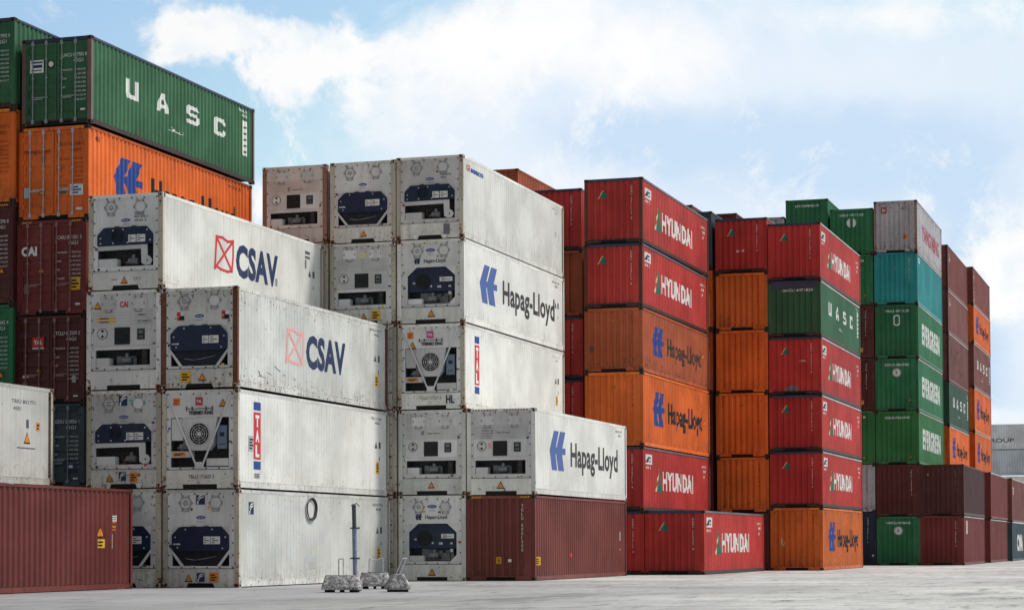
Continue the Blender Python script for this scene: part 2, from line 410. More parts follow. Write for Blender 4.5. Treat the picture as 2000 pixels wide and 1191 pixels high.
def walls(t, H, L, m, prof, x, reefer=False, far=False, near_end=False, topz=.082):
    k = (round(H, 2), round(L, 2), reefer); P = [q for q in prof if q[0] <= L-.14]
    if L < LEN-.1: P = P+[(L-.12, 0.)]
    z0, z1 = (.21 if reefer else .15), H-(.10 if reefer else topz)
    for s in (1, -1):
        if far and s < 0: continue
        def b(mb):
            vs = []; fs = []
            for u, d in P: vs += [(s*(x-d), u, z0), (s*(x-d), u, z1)]
            for i in range(len(P)-1): fs.append((2*i, 2*i+2, 2*i+3, 2*i+1) if s > 0 else (2*i, 2*i+1, 2*i+3, 2*i+2))
            mb.add(vs, fs)
        part('side_wall', t, k+(s,), b, m)
    part('roof', t, k, lambda mb: mb.box(-W/2+.07, W/2-.07, .1, L-.1, H-.05, H-.025), m)
    part('floor', t, k, lambda mb: mb.box(-W/2+.06, W/2-.06, .12, L-.12, .10, .18), DARK())
    part('end_wall', t, k+(1,), lambda mb: (mb.box(-W/2+.14, W/2-.14, L-.05, L-.02, .12, H-.1)), m)
def end_corr(t, H, m):
    def b(mb):
        vs = []; fs = []; z0, z1 = .17, H-.115
        for u, d in END_P: vs += [(u-W/2, END_Y+d, z0), (u-W/2, END_Y+d, z1)]
        for i in range(len(END_P)-1): fs.append((2*i, 2*i+2, 2*i+3, 2*i+1))
        mb.add(vs, fs)
    part('end_wall', t, ('corr', round(H, 2)), b, m)

def hazard(t, H, cols=None):
    """slanted stripes on the header beside the castings"""
    def b(mb):
        for s in (0, 1):
            for i in range(4):
                u = (.19+i*.085) if s == 0 else (W-.19-.085*4+i*.085)
                mb.add([(u-W/2, -.001, H-.085), (u+.04-W/2, -.001, H-.085), (u+.085-W/2, -.001, H-.03), (u+.045-W/2, -.001, H-.03)], [(0,1,2,3)])
    part('hazard_stripes', t, round(H, 2), b, cols or INKY())
def dry(name, label, X, Y, Z, H, color, group=None, L=LEN, far=False, header=None, sill=True, door=None, stripes=False, postm=None, topz=.082, rz=0.):
    low = SILLR() if color in ('hyred', 'green') else None
    """X is the right-hand edge of the near end, as seen from the quay"""
    t = thing(name, label, 'container', (X-W/2+JIT.uniform(-.018, .018), Y+JIT.uniform(-.02, .03), Z), rz+R(JIT.uniform(-.10, .10)), group)
    m = pal(color); hm = header or m; H = round(H, 2); k = H
    frame(t, H, L, low or m, postm or m, PALERAIL() if (Y > 95 and color in ('hyred', 'green', 'evergreen', 'brightgreen', 'teal', 'brown', 'palebrown', 'orange', 'maroon') and X > -17 and Z+H < 19) else (SLATERAIL() if color == 'hyred' else hm), far)
    walls(t, H, L, m, SIDE_P, SIDE_X, far=far, topz=topz)
    hh = .115
    part('header', t, k, lambda mb: mb.box(-W/2+.162, W/2-.162, .004, .07, H-hh, H-.006), hm)
    if door: doors(t, H, m, door)
    else: end_corr(t, H, m)
    def sl(mb):
        mb.box(-W/2+.162, -.52, .006, .08, .02, .168); mb.box(.52, W/2-.162, .006, .08, .02, .168); mb.box(-.52, .52, .006, .08, .125, .168)
        mb.box(-.60, -.52, -.002, .05, .02, .15); mb.box(.52, .60, -.002, .05, .02, .15)
    part('sill', t, k, sl, low or m)
    part('tunnel_recess', t, k, lambda mb: mb.box(-.52, .52, .07, .1, .02, .125), DARK())
    if stripes: hazard(t, H)
    return t
def doors(t, H, m, rodm):
    for s in (-1, 1):
        x0, x1 = (-W/2+.15, -.012) if s < 0 else (.012, W/2-.15)
        z0, z1 = .175, H-.125
        def b(mb):
            fy = .03; st = .075
            mb.box(x0, x0+st, fy, fy+.05, z0, z1); mb.box(x1-st, x1, fy, fy+.05, z0, z1)
            mb.box(x0+st, x1-st, fy, fy+.05, z0, z0+.07); mb.box(x0+st, x1-st, fy, fy+.05, z1-.07, z1)
            nn = 5; a = z0+.07; hgt = (z1-z0-.14)/nn; vs = []; fs = []
            zs = []
            for i in range(nn):
                q = a+i*hgt; zs += [(q, .004), (q+hgt*.28, .004), (q+hgt*.42, .04), (q+hgt*.86, .04)]
            zs.append((z1-.07, .004))
            for z, d in zs: vs += [(x0+st, fy+d, z), (x1-st, fy+d, z)]
            for i in range(len(zs)-1): fs.append((2*i, 2*i+1, 2*i+3, 2*i+2))
            mb.add(vs, fs)
        d = part('door', t, (H, s), b, m)
        part('gasket', d, (H, s), lambda mb: (mb.box(x1-.004 if s < 0 else x0-.02, x1+.02 if s < 0 else x0+.004, .035, .05, z0, z1), mb.box(x0-.012, x0, .035, .05, z0, z1), mb.box(x1, x1+.012, .035, .05, z0, z1)), plain('rubber', (.015,.015,.015), .8))
        rods = (-.83, -.36) if s < 0 else (.18, .66)
        for i, x in enumerate(rods):
            def rb(mb):
                mb.bar((x, .0, .10), (x, .0, H-.05), .019, 8)
                for z in (.14, H-.16): mb.box(x-.045, x+.045, -.02, .03, z-.06, z+.06)
                for z in (H*.33, H*.55, H*.76): mb.box(x-.04, x+.04, -.006, .03, z-.025, z+.025)
            rod = part('locking_rod', d, (H, s, i), rb, rodm)
            zz = H*.30+(.05 if i else 0)
            part('handle', d, (H, s, i), lambda mb: (mb.box(x, x+.36*(-1 if i else 1)*(1 if s else 1), -.035, -.018, zz, zz+.035) if not i else mb.box(x-.36, x, -.035, -.018, zz, zz+.035)), rodm)
        for q in range(4):
            z = z0+.25+q*(z1-z0-.5)/3; xx = -W/2+.13 if s < 0 else W/2-.19
            part('hinge', d, (H, s, q), lambda mb: mb.box(xx, xx+.06, -.004, .04, z-.06, z+.06), m)
def door_marks(p, H, num, extra=None, c=None, c2='45G1'):
    m = c or INKW()
    apply_art('number_lettering', p, merge(fit(text_uv(num, .0), 1.42, H-.62, .84, .11), fit(text_uv(c2, .0), 1.80, H-.80, .34, .11)), 'end', m, None, -.020)
    rows = []
    for i, (a, b) in enumerate((('MAX.GROSS', '32.500 KGS'), ('', '71.650 LBS'), ('TARE', '3.940 KGS'), ('', '8.690 LBS'), ('NET', '28.560 KGS'), ('', '62.960 LBS'), ('CU.CAP.', '76.4 CU.M'), ('', '2.700 CU.FT'))):
        v = H-1.06-i*.135
        if a: rows.append(fit(text_uv(a, .0), 1.40, v, .04*len(a), .055))
        rows.append(fit(text_uv(b, .0), 1.83, v, .40, .055))
    apply_art('weight_lettering', p, merge(*rows), 'end', m, None, -.020)

# ------------------------------------------------------------------ reefers
def reefer(label, X, Y, Z, H, kind, w='cream', end='bluewhite', post=None, group=None, L=LEN, dirt=.3, rust=.1, name='refrigerated_container', far=False):
    t = thing(name, label, 'container', (X-W/2+JIT.uniform(-.012, .012), Y+JIT.uniform(-.02, .03), Z), R(JIT.uniform(-.08, .08)), group)
    H = round(H, 2); m = wh(w, dirt, rust); em = wh(end, min(.5, dirt+.12), rust+.05); pm = post or wh(w, .5, .4)
    frame(t, H, L, m, pm, m, reefer=True, castm=wh(w, .6, .9), far=far)
    walls(t, H, L, m, REEF_P, REEF_X, reefer=True, far=far)
    if kind: machine(t, H, kind, m, em)
    else: part('end_wall', t, ('plain', H), lambda mb: mb.box(-W/2+.14, W/2-.14, .02, .05, .12, H-.1), m)
    return t
def bolts(mb, u0, u1, z0, z1, y, step=.34, r=.020):
    n = max(2, int((u1-u0)/step))
    for i in range(n+1):
        u = u0+(u1-u0)*i/n
        for z in (z0, z1): mb.box(u-r-W/2, u+r-W/2, y-.012, y, z-r, z+r, 1)
    n = max(2, int((z1-z0)/step))
    for i in range(1, n):
        z = z0+(z1-z0)*i/n
        for u in (u0, u1): mb.box(u-r-W/2, u+r-W/2, y-.012, y, z-r, z+r, 1)
def machine(t, H, kind, m, em):
    """machinery end. kinds: bar (cover over an open bay), brace (octagon cover, diagonal braces), grille (fan square and display),
    vee (V braces, round fan), navy (octagon bay with black fan)"""
    o = -W/2; k = H/2.9; Zs = lambda z: z*k
    steel = plain('bolt_steel', (.06,.06,.06), .6); navy = plain('navy_cover', (.012,.022,.055), .45, var=.35, scale=4)
    grey = plain('grey_casing', (.20,.21,.23), .6, var=.5, scale=6); dk = plain('dark_machinery', (.035,.035,.038), .7, var=.6, scale=8)
    whitebox = wh('bluewhite', .3, .05)
    part('header', t, ('ref', H), lambda mb: mb.box(o+.162, -o-.162, .004, .08, H-.10, H-.01), m)
    if True:
        hz = (('rw') if kind == 'grille' else 'k')
    # lower plate + fork recess
    def low(mb):
        z1 = Zs(.53)
        mb.box(o+.155, -o-.155, .010, .05, .13, z1); mb.box(o+.162, -.55, .004, .05, .01, .13); mb.box(.55, -o-.162, .004, .05, .01, .13)
        mb.box(o+.155, -o-.155, .0, .05, z1-.02, z1+.02)
    part('lower_plate', t, H, low, m)
    part('tunnel_recess', t, ('ref', H), lambda mb: mb.box(-.55, .55, .045, .08, .01, .13), DARK())
    if kind in ('bar', 'brace'):
        part('fork_pocket_lug', t, H, lambda mb: (mb.poly([(-.62,.13),(-.40,.13),(-.46,.0),(-.56,.0)], -.008, .04), mb.poly([(.40,.13),(.62,.13),(.56,.0),(.46,.0)], -.008, .04)), m)
    z0, z1 = Zs(.57), H-.10
    OP = {'bar': (.30,2.12,.70,1.90), 'brace': (.30,2.12,.64,1.80), 'grille': (.30,2.08,.70,1.16), 'vee': (.28,2.14,.63,2.08), 'navy': (.38,2.10,.66,1.94)}[kind]
    u0, u1, a, b = OP; a, b = Zs(a), Zs(b); e0, e1 = .16, W-.16
    def pan(mb):
        y = .018
        mb.box(o+e0, o+u0, y, y+.04, z0, z1); mb.box(o+u1, o+e1, y, y+.04, z0, z1); mb.box(o+u0, o+u1, y, y+.04, z0, a); mb.box(o+u0, o+u1, y, y+.04, b, z1)
        # raised surround
        mb.box(o+e0+.01, o+e0+.07, y-.010, y+.001, z0, z1-.001); mb.box(o+e1-.07, o+e1-.01, y-.010, y+.001, z0, z1-.001)
        mb.box(o+e0+.07, o+e1-.07, y-.010, y+.001, z1-.06, z1-.001); mb.box(o+e0+.07, o+e1-.07, y-.010, y+.001, z0, z0+.05)
        if kind == 'grille':
            for q in range(5): mb.box(o+u0-.08, o+u1+.08, y-.030, y+.001, Zs(1.93+q*.088), Zs(1.955+q*.088))
    part('machinery_panel', t, (H, kind), lambda mb: (pan(mb), bolts(mb, e0+.04, e1-.04, z0+.025, z1-.03, .008)), em, steel)
    # recess box
    def rec(mb):
        D = .42
        mb.box(o+u0-.02, o+u1+.02, D, D+.02, a-.02, b+.02); mb.box(o+u0-.03, o+u0-.001, .058, D, a-.02, b+.02); mb.box(o+u1+.001, o+u1+.03, .058, D, a-.02, b+.02)
        mb.box(o+u0, o+u1, .058, D, a-.03, a-.001); mb.box(o+u0, o+u1, .058, D, b+.001, b+.03)
    part('machinery_bay', t, (H, kind), rec, plain('bay_lining', (.05,.052,.056), .8, var=.6))
    # hatches
    if kind in ('bar', 'brace', 'navy', 'grille'):
        for i, uu in enumerate((.74, 1.70)):
            zc = Zs(2.50)
            def hat(mb):
                if kind == 'grille':
                    w_, h_ = .25, .16; pts = []
                    for cx, cz, a0 in ((w_-.07, h_-.07, 0), (-w_+.07, h_-.07, 90), (-w_+.07, -h_+.07, 180), (w_-.07, -h_+.07, 270)):
                        for q in (0, 45, 90): pts.append((o+uu+cx+.07*math.cos(R(a0+q)), zc+cz+.07*math.sin(R(a0+q))))
                    mb.poly(pts[::-1], -.004, .02)
                else:
                    mb.ring(o+uu, zc, .165, .182, -.006, .02, 24, 1)
                    if i == 0: mb.ring(o+uu, zc, .05, .066, -.010, .02, 14, 1); mb.box(o+uu-.16, o+uu+.16, -.006, .018, zc-.012, zc+.012)
                    else: mb.box(o+uu-.17, o+uu+.17, .004, .018, zc-.15, zc+.15)
            
            def lat(mb):
                for dx, dz in ((-.2,.0),(.2,.0),(-.1,.19),(.1,.19),(-.1,-.19),(.1,-.19)):
                    mb.box(o+uu+dx-.018, o+uu+dx+.018, -.012, .02, zc+dz-.04, zc+dz+.04, 1)
                mb.box(o+uu-.11, o+uu+.11, -.006, .014, zc-.245, zc-.232, 1)
            part('hatch_cover', t, (H, kind, i), lambda mb: (hat(mb), lat(mb)), whitebox, plain('latch_steel', (.27,.27,.275), .6))
    def oval(zc, w_=.30, h_=.10, uc=1.22):
        n = 18; pts = [(uc+w_/2*math.cos(2*math.pi*i/n), zc+h_/2*math.sin(2*math.pi*i/n)) for i in range(n)]
        e = apply_art('oval_badge', t, (pts, [tuple(range(n))]), 'end', INKB(), None, -.012)
        apply_art('print', e, fit(text_uv('Carrier', .02), uc-.1, zc-.02, .2, .04), 'end', INKW(), None, -.008)
        apply_art('lettering', t, fit(text_uv('TRANSICOLD', .0), uc-.13, zc-h_-.035, .26, .03), 'end', INKG(), None, -.012)
    comp = lambda mb, x, z: (mb.bar((o+x-.12, .24, z), (o+x+.18, .24, z), .105, 12), mb.bar((o+x+.03, .22, z+.02), (o+x+.03, .22, z+.2), .055, 10), mb.bar((o+x-.2, .18, z-.05), (o+x-.12, .22, z), .03, 8))
    def pipes(mb, x, z, n=5):
        rr = random.Random(3); p = Vector((o+x, .18, z))
        for i in range(n):
            for q in range(3):
                d = Vector((rr.uniform(-.16,.16), rr.uniform(-.03,.03), rr.uniform(-.14,.14))); e = Vector((min(max(p.x+d.x, o+x-.22), o+x+.22), min(max(p.y+d.y, .09), .3), min(max(p.z+d.z, z-.16), z+.16))); mb.bar(p, e, .012, 6); p = e
    def label(u, z, w_, h_, y, mat=None):
        s = part('label_plate', t, (u, z, w_, h_, y, H), lambda mb: mb.box(o+u, o+u+w_, y-.006, y, z, z+h_), mat or INKW())
        part('print', s, (u, z, w_, h_, y, H), lambda mb: [mb.box(o+u+w_*.12, o+u+w_*(.45+.4*(i % 2)), y-.009, y-.007, z+h_*(.15+i*.26), z+h_*(.27+i*.26)) for i in range(3)], INKG())
    if kind == 'bar':
        c0, c1 = Zs(1.36), Zs(1.88)
        part('condenser_cover', t, (H, kind), lambda mb: mb.poly([(o+.31,c0),(o+2.11,c0),(o+2.11,c1-.20),(o+1.92,c1),(o+.52,c1),(o+.31,c1-.20)], -.03, .10), navy)
        part('gusset', t, (H, kind), lambda mb: (mb.poly([(o+.30,c1-.22),(o+.54,b),(o+.30,b)], .016, .05), mb.poly([(o+2.12,c1-.22),(o+2.12,b),(o+1.90,b)], .016, .05)), em)
        part('fan_grille', t, (H, kind), lambda mb: [mb.ring(o+.98, (c0+c1)/2, .05+.045*i, .062+.045*i, -.045, -.028, 18) for i in range(4)], DARK())
        part('cross_bar', t, (H, kind), lambda mb: mb.poly([(o+.31,Zs(1.20)),(o+1.74,Zs(1.22)),(o+1.74,Zs(1.345)),(o+.31,Zs(1.335))], .0, .08), whitebox)
        part('control_box', t, (H, kind), lambda mb: mb.box(o+.32, o+.92, .03, .3, a+.0, a+.24), whitebox)
        def br(mb):
            mb.poly([(o+1.74,a+.08),(o+1.86,a+.01),(o+2.02,a+.03),(o+2.08,a+.16),(o+2.02,a+.26),(o+1.93,a+.30),(o+1.92,Zs(1.345)),(o+1.72,Zs(1.345))], .005, .05)
        bk = part('bracket', t, (H, kind), br, whitebox)
        part('bracket_hole', bk, (H, kind), lambda mb: mb.ring(o+1.93, a+.15, .0, .025, .0, .004, 10), DARK())
        part('compressor', t, (H, kind), lambda mb: comp(mb, 1.35, a+.17), grey)
        part('pipework', t, (H, kind), lambda mb: pipes(mb, 1.25, a+.2), plain('copper_pipe', (.12,.07,.045), .5))
        label(1.33, c0+.06, .24, .22, -.03); label(1.60, c0+.06, .28, .22, -.03)
        part('knobs', t, (H, kind), lambda mb: [mb.box(o+u-.018, o+u+.018, -.045, -.03, z-.018, z+.018) for u, z in ((.42,c0+.2),(.83,c0+.05),(.83,c1-.08),(1.16,c1-.06),(1.3,c0+.05),(1.94,c1-.1),(2.04,c0+.1),(.42,c0+.05))], whitebox)
        [part('hinge', t, (H, kind, u), lambda mb: mb.box(o+u-.08, o+u+.08, -.04, .0, c1, c1+.035), dk) for u in (.95, 1.5)]
    if kind == 'brace':
        c0, c1 = Zs(1.08), Zs(1.78)
        part('condenser_cover', t, (H, kind), lambda mb: mb.poly([(o+.44,c0),(o+1.98,c0),(o+2.11,c0+.05),(o+2.11,c1-.22),(o+1.90,c1),(o+.54,c1),(o+.31,c1-.22),(o+.31,c0+.05)], -.03, .10), navy)
        part('gusset', t, (H, kind), lambda mb: (mb.poly([(o+.30,c1-.24),(o+.56,b),(o+.30,b)], .016, .05), mb.poly([(o+2.12,c1-.24),(o+2.12,b),(o+1.88,b)], .016, .05)), em)
        [part('diagonal_brace', t, (H, kind, q), lambda mb: mb.poly([(o+.30,c0-.06),(o+.58,a),(o+.68,a),(o+.30,c0+.04)] if q else [(o+2.12,c0-.06),(o+2.12,c0+.04),(o+1.74,a),(o+1.84,a)], .0, .04), whitebox) for q in (0, 1)]
        part('lower_tray', t, (H, kind), lambda mb: mb.poly([(o+.66,a+.03),(o+1.76,a+.03),(o+2.02,c0-.05),(o+2.02,c0-.16+.20),(o+.40,c0+.04),(o+.40,c0-.05)], .06, .09), plain('navy_tray', (.010,.014,.026), .5, var=.6, scale=9))
        part('tray_fittings', t, (H, kind), lambda mb: mb.tube([(o+.7,.05,a+.22),(o+1.0,.05,a+.17),(o+1.25,.05,a+.2),(o+1.7,.05,a+.28)], .012, 5), grey)
        part('compressor', t, (H, kind), lambda mb: comp(mb, 1.2, a+.16), dk)
        part('control_box', t, (H, kind), lambda mb: mb.box(o+.55, o+1.0, .10, .3, a+.0, a+.2), grey)
        part('pipework', t, (H, kind), lambda mb: pipes(mb, 1.3, a+.2, 6), plain('copper_pipe', (.12,.07,.045), .5))
        [part('hinge', t, (H, kind, u), lambda mb: mb.box(o+u-.08, o+u+.08, -.04, .0, c1, c1+.035), dk) for u in (1.0, 1.4)]
        label(1.33, c0+.20, .20, .22, -.03); label(1.55, c0+.20, .30, .22, -.03); label(.36, c0+.08+.1, .22, .04, -.03)
        part('knobs', t, (H, kind), lambda mb: [mb.box(o+u-.018, o+u+.018, -.045, -.03, z-.018, z+.018) for u, z in ((.42,c0+.4),(.75,c1-.06),(1.6,c1-.06),(2.02,c0+.4),(.5,c0+.1),(1.93,c0+.08))], whitebox)
    if kind == 'navy':
        g = .30
        part('gusset', t, (H, kind), lambda mb: (mb.poly([(o+u0-.002,b-g),(o+u0+g+.04,b+.001),(o+u0-.002,b+.001)], .014, .05), mb.poly([(o+u1+.002,b-g),(o+u1+.002,b+.001),(o+u1-g-.04,b+.001)], .014, .05), mb.poly([(o+u1-.22,a),(o+u1+.001,a),(o+u1+.001,a+.22)], .014, .05)), em)
        part('condenser_cover', t, (H, kind), lambda mb: mb.box(o+u0+.01, o+u1-.01, .10, .14, Zs(1.10), b-.01), navy)
        part('fan_grille', t, (H, kind), lambda mb: (mb.ring(o+.92, Zs(1.44), .0, .26, .085, .10, 22), [mb.ring(o+.92, Zs(1.44), .06*i, .06*i+.012, .07, .086, 20) for i in (1,2,3,4)]), plain('fan_black', (.010,.012,.014), .5))
        part('compressor', t, (H, kind), lambda mb: comp(mb, 1.2, a+.2), grey)
        part('pipework', t, (H, kind), lambda mb: (pipes(mb, 1.55, a+.25, 8)), dk)
        part('control_box', t, (H, kind), lambda mb: mb.box(o+u0+.02, o+u0+.52, .03, .25, a+.01, a+.19), whitebox)
        part('rear_panel', t, (H, kind), lambda mb: mb.box(o+.75, o+1.9, .32, .34, a+.02, Zs(1.08)), grey)
        label(1.52, Zs(1.44), .46, .15, .10); label(1.44, Zs(1.23), .13, .07, .10); label(1.18, Zs(1.25), .06, .06, .10); label(1.84, Zs(1.24), .09, .06, .10)
        label(1.84, Zs(.98), .10, .10, .10); label(.55, Zs(1.38), .08, .05, .10)
    if kind == 'grille':
        c0, c1 = Zs(1.27), Zs(1.87)
        part('control_row', t, (H, kind), lambda mb: mb.box(o+.27, o+2.13, .0, .02, c0, c1), whitebox)
        v = part('fan_grille', t, (H, kind), lambda mb: mb.box(o+.94, o+1.44, -.02, .02, Zs(1.31), Zs(1.81)), plain('fan_black', (.010,.012,.014), .5))
        part('grille_rings', v, (H, kind), lambda mb: [mb.ring(o+1.19, Zs(1.56), .045*i, .045*i+.01, -.032, -.019, 16) for i in (1,2,3,4)], dk)
        v = part('fresh_air_vent', t, (H, kind), lambda mb: (mb.ring(o+.54, Zs(1.64), .12, .15, -.015, .0, 18, 0), mb.ring(o+.54, Zs(1.64), .15, .165, -.018, .0, 18, 1), mb.ring(o+.54, Zs(1.64), .0, .12, -.006, .0, 18, 0)), whitebox, steel)
        part('vent_slots', v, (H, kind), lambda mb: [mb.add([(o+.54+.03*math.cos(c), -.008, Zs(1.64)+.03*math.sin(c)), (o+.54+.11*math.cos(c-.6), -.008, Zs(1.64)+.11*math.sin(c-.6)), (o+.54+.115*math.cos(c), -.008, Zs(1.64)+.115*math.sin(c)), (o+.54+.11*math.cos(c+.6), -.008, Zs(1.64)+.11*math.sin(c+.6))], [(0,1,2,3)]) for c in (1.57, -1.57)], DARK())
        v = part('control_display', t, (H, kind), lambda mb: mb.box(o+1.68, o+1.92, -.02, .0, Zs(1.44), Zs(1.76)), plain('display_grey', (.03,.035,.04), .4))
        part('display_screen', v, (H, kind), lambda mb: (mb.box(o+1.73, o+1.87, -.026, -.019, Zs(1.62), Zs(1.71)), mb.box(o+1.73, o+1.78, -.026, -.019, Zs(1.50), Zs(1.55)), mb.box(o+1.81, o+1.86, -.026, -.019, Zs(1.50), Zs(1.55))), plain('screen_grey', (.16,.18,.18), .3))
        part('shelf_band', t, (H, kind), lambda mb: mb.box(o+.25, o+2.15, -.008, .02, Zs(1.165), Zs(1.255)), whitebox)
        part('control_box', t, (H, kind), lambda mb: mb.box(o+.32, o+.74, .03, .3, a+.0, a+.23), whitebox)
        part('compressor', t, (H, kind), lambda mb: (comp(mb, 1.2, a+.17), mb.box(o+.85, o+1.5, .30, .34, a, a+.3)), grey)
        part('receiver', t, (H, kind), lambda mb: mb.bar((o+1.86, .16, a+.02), (o+1.86, .16, b-.03), .11, 12), dk)
        part('pipework', t, (H, kind), lambda mb: pipes(mb, 1.5, a+.22, 6), dk)
    if kind == 'vee':
        part('fan_box', t, (H, kind), lambda mb: mb.poly([(o+.62,Zs(2.08)),(o+.75,Zs(1.30)),(o+.92,Zs(1.12)),(o+1.48,Zs(1.12)),(o+1.62,Zs(1.30)),(o+1.75,Zs(2.08))], .05, .3), whitebox)
        part('fan_grille', t, (H, kind), lambda mb: (mb.ring(o+1.19, Zs(1.60), .0, .31, .03, .05, 24)), DARK())
        part('grille_rings', t, (H, kind), lambda mb: ([mb.ring(o+1.19, Zs(1.60), .10+.07*i, .112+.07*i, .012, .028, 24) for i in range(4)], mb.ring(o+1.19, Zs(1.60), .0, .07, .01, .03, 8), [mb.bar((o+1.19, .02, Zs(1.60)), (o+1.19+.32*math.cos(c), .02, Zs(1.60)+.32*math.sin(c)), .006, 4) for c in [q*.785 for q in range(8)]]), whitebox)
        part('vee_brace', t, (H, kind), lambda mb: (mb.bar((o+.20, -.01, Zs(2.74)), (o+1.12, -.01, Zs(.66)), .03, 6), mb.bar((o+2.20, -.01, Zs(2.74)), (o+1.30, -.01, Zs(.66)), .03, 6), mb.box(o+1.08, o+1.34, -.03, .02, Zs(.62), Zs(.78))), whitebox)
        part('control_box', t, (H, kind), lambda mb: mb.box(o+1.76, o+2.06, .04, .3, Zs(1.16), Zs(1.84)), plain('blue_grey_box', (.14,.20,.27), .5))
        part('control_screen', t, (H, kind), lambda mb: (mb.box(o+1.84, o+1.98, .03, .039, Zs(1.52), Zs(1.64)), mb.box(o+1.80, o+2.02, .033, .039, Zs(1.28), Zs(1.30))), navy)
        part('upper_box', t, (H, kind), lambda mb: mb.box(o+.30, o+.66, .05, .3, Zs(1.42), Zs(2.06)), whitebox)
        part('shelf', t, (H, kind), lambda mb: mb.box(o+.29, o+.92, .02, .3, Zs(.92), Zs(1.10)), whitebox)
        sticker(t, 'end', .34, Zs(.95), .42, .12, INKO(), 2, lift=-.014)
        part('lower_box', t, (H, kind), lambda mb: mb.box(o+1.42, o+2.12, .04, .3, Zs(.66), Zs(.88)), whitebox)
        part('compressor', t, (H, kind), lambda mb: comp(mb, .62, Zs(1.24)), grey)
        part('pipework', t, (H, kind), lambda mb: (pipes(mb, .6, Zs(.78), 5), pipes(mb, 1.75, Zs(1.0), 5)), dk)
        apply_art('lettering', t, fit(text_uv('THERMO KING', .045), .86, Zs(2.17), .78, .105), 'end', INKK(), None, -.006)
        part('latches', t, (H, kind), lambda mb: (mb.box(o+.80, o+1.62, -.006, .018, Zs(2.33), Zs(2.345)), [mb.box(o+u-.012, o+u+.012, -.012, .018, Zs(2.28), Zs(2.40)) for u in (.80, .98, 1.42, 1.62)]), steel)
    rr = random.Random(int(t.location.x*100)+int(t.location.z*37))
    for q in range(4):                                             # small service stickers and stencils on the machinery end
        uu, zz_ = rr.choice(((.22, 1.2), (2.16, 1.3), (.9, 2.30), (1.45, 2.28), (.30, .60), (1.9, .60), (2.14, 1.9), (.21, 1.75)))
        uu += rr.uniform(-.02, .02); zz_ = Zs(zz_)+rr.uniform(-.04, .04)
        apply_art('sticker', t, rect(uu, zz_, rr.uniform(.05, .10), rr.uniform(.04, .09)), 'end', rr.choice((INKW, INKG, INKY, INKG, INKR, INKB))(), None, -.0045 if zz_ > z0 and .24 < uu < 2.1 else -.0065)
    if kind in ('bar',): oval(Zs(2.10))
    if kind == 'brace': oval(Zs(2.07))
    if kind == 'navy': oval(Zs(2.52), .34, .12)

def logo_florens(p, face, u, v, w, h, lift=.003):
    s = apply_art('square_logo', p, rect(u, v, w, h), face, INKN(), None, lift)
    apply_art('logo_swoosh', s, shapes([[(.12,.25),(.2,.25),(.55,.55),(.9,.65),(.9,.72),(.5,.66)],[(.12,.5),(.2,.5),(.55,.76),(.92,.86),(.92,.93),(.45,.86)],[(.12,.02),(.28,.02),(.28,.3),(.12,.25)]], u, v, w, h), face, INKW(), None, lift+.003)
def small_hapag(p, u, v, wlogo, wtext, cap, mat=None):
    apply_art('arrow_logo', p, shapes(HL_LOGO, u, v-cap*.25, wlogo, cap*1.6), 'end', mat or INKN(), None, -.012)
    apply_art('lettering', p, fit(text_uv('Hapag-Lloyd', .02), u+wlogo*1.5, v, wtext, cap), 'end', INKK(), None, -.012)
def art_csav(p, H, flag):
    F = [[(.02,.0),(.12,.06),(.35,.0),(.7,-.02),(.93,.04)],[(.93,.04),(1,.5),(1,1)],[(1,1),(.7,.94),(.42,1.02),(.10,1)],[(.10,1),(.06,.5),(.02,0)],[(.10,1),(.93,.04)],[(1,1),(.02,0)]]
    apply_art('flag_logo', p, shapes(stroke(F, .085), 3.52, 1.02, 1.34, .98), 'side', flag)
    apply_art('lettering', p, fit(text_uv('CSAV', .045, 1.06), 5.08, .99, 3.25, .98), 'side', INKN())
def art_tal_side(p, H):
    s = apply_art('vertical_banner', p, rect(1.10, .88, .50, 1.38), 'side', INKR())
    apply_art('banner_end', p, merge(rect(1.10, .58, .50, .24), rect(1.10, 2.32, .50, .24)), 'side', INKB())
    apply_art('lettering', s, merge(*[fit(text_uv(c, .06), 1.22, v, .27, .33) for c, v in (('T', 1.85), ('A', 1.41), ('L', .97))]), 'side', INKW(), None, .008)
def side_numbers(p, H, a, b='45R1', c=None, dark=None):
    c = c or INKG()
    apply_art('number_lettering', p, merge(fit(text_uv(a, .015), 10.55, H-.32, .95, .085), fit(text_uv(b, .015), 10.9, H-.47, .45, .085)), 'side', c, None, .003)
def side_marks(p, H, yellow=True):
    apply_art('warning_triangle', p, tri(11.0, 1.72, .26), 'side', INKG(), None, .003)
    apply_art('print', p, merge(rect(11.25, 1.60, .18, .22), rect(11.28, 1.2, .06, .12)), 'side', INKG(), None, .003)
    if yellow: sticker(p, 'side', 11.0, .75, .28, .40, INKY(), 3)
RED_W = lambda: ink('red_sticker', (.5,.04,.05), .2)

PALERAIL = lambda: paint('pale_rail', (.40,.37,.36), .5, .4)
SLATERAIL = lambda: paint('slate_rail', (.13,.14,.18), .5, .3)
SILLR = lambda: paint('dark_sill', (.030,.018,.018), .4, .3)
NAVYRAIL = lambda: paint('navy_rail', (.035,.045,.085), .4, .25)
G_REEF = 'refrigerated containers stacked on the quay'; G_DRY = 'steel containers stacked on the quay'
ZINC = plain('zinc_rod', (.42,.44,.47), .45, .3)
REDROD = plain('maroon_rod', (.28,.13,.13), .55)
RUSTPOST = paint('rusty_post', (.17,.075,.05), .5, .95, .7)
RUSTY_W = paint('rust_streaked_post', (.50,.46,.38), .6, .52, .6, True)
MAROONPOST = paint('maroon_rust_post', (.12,.035,.028), .5, .8, .7)

def Hof(zt, zb): return round(zt-zb-.018, 2)

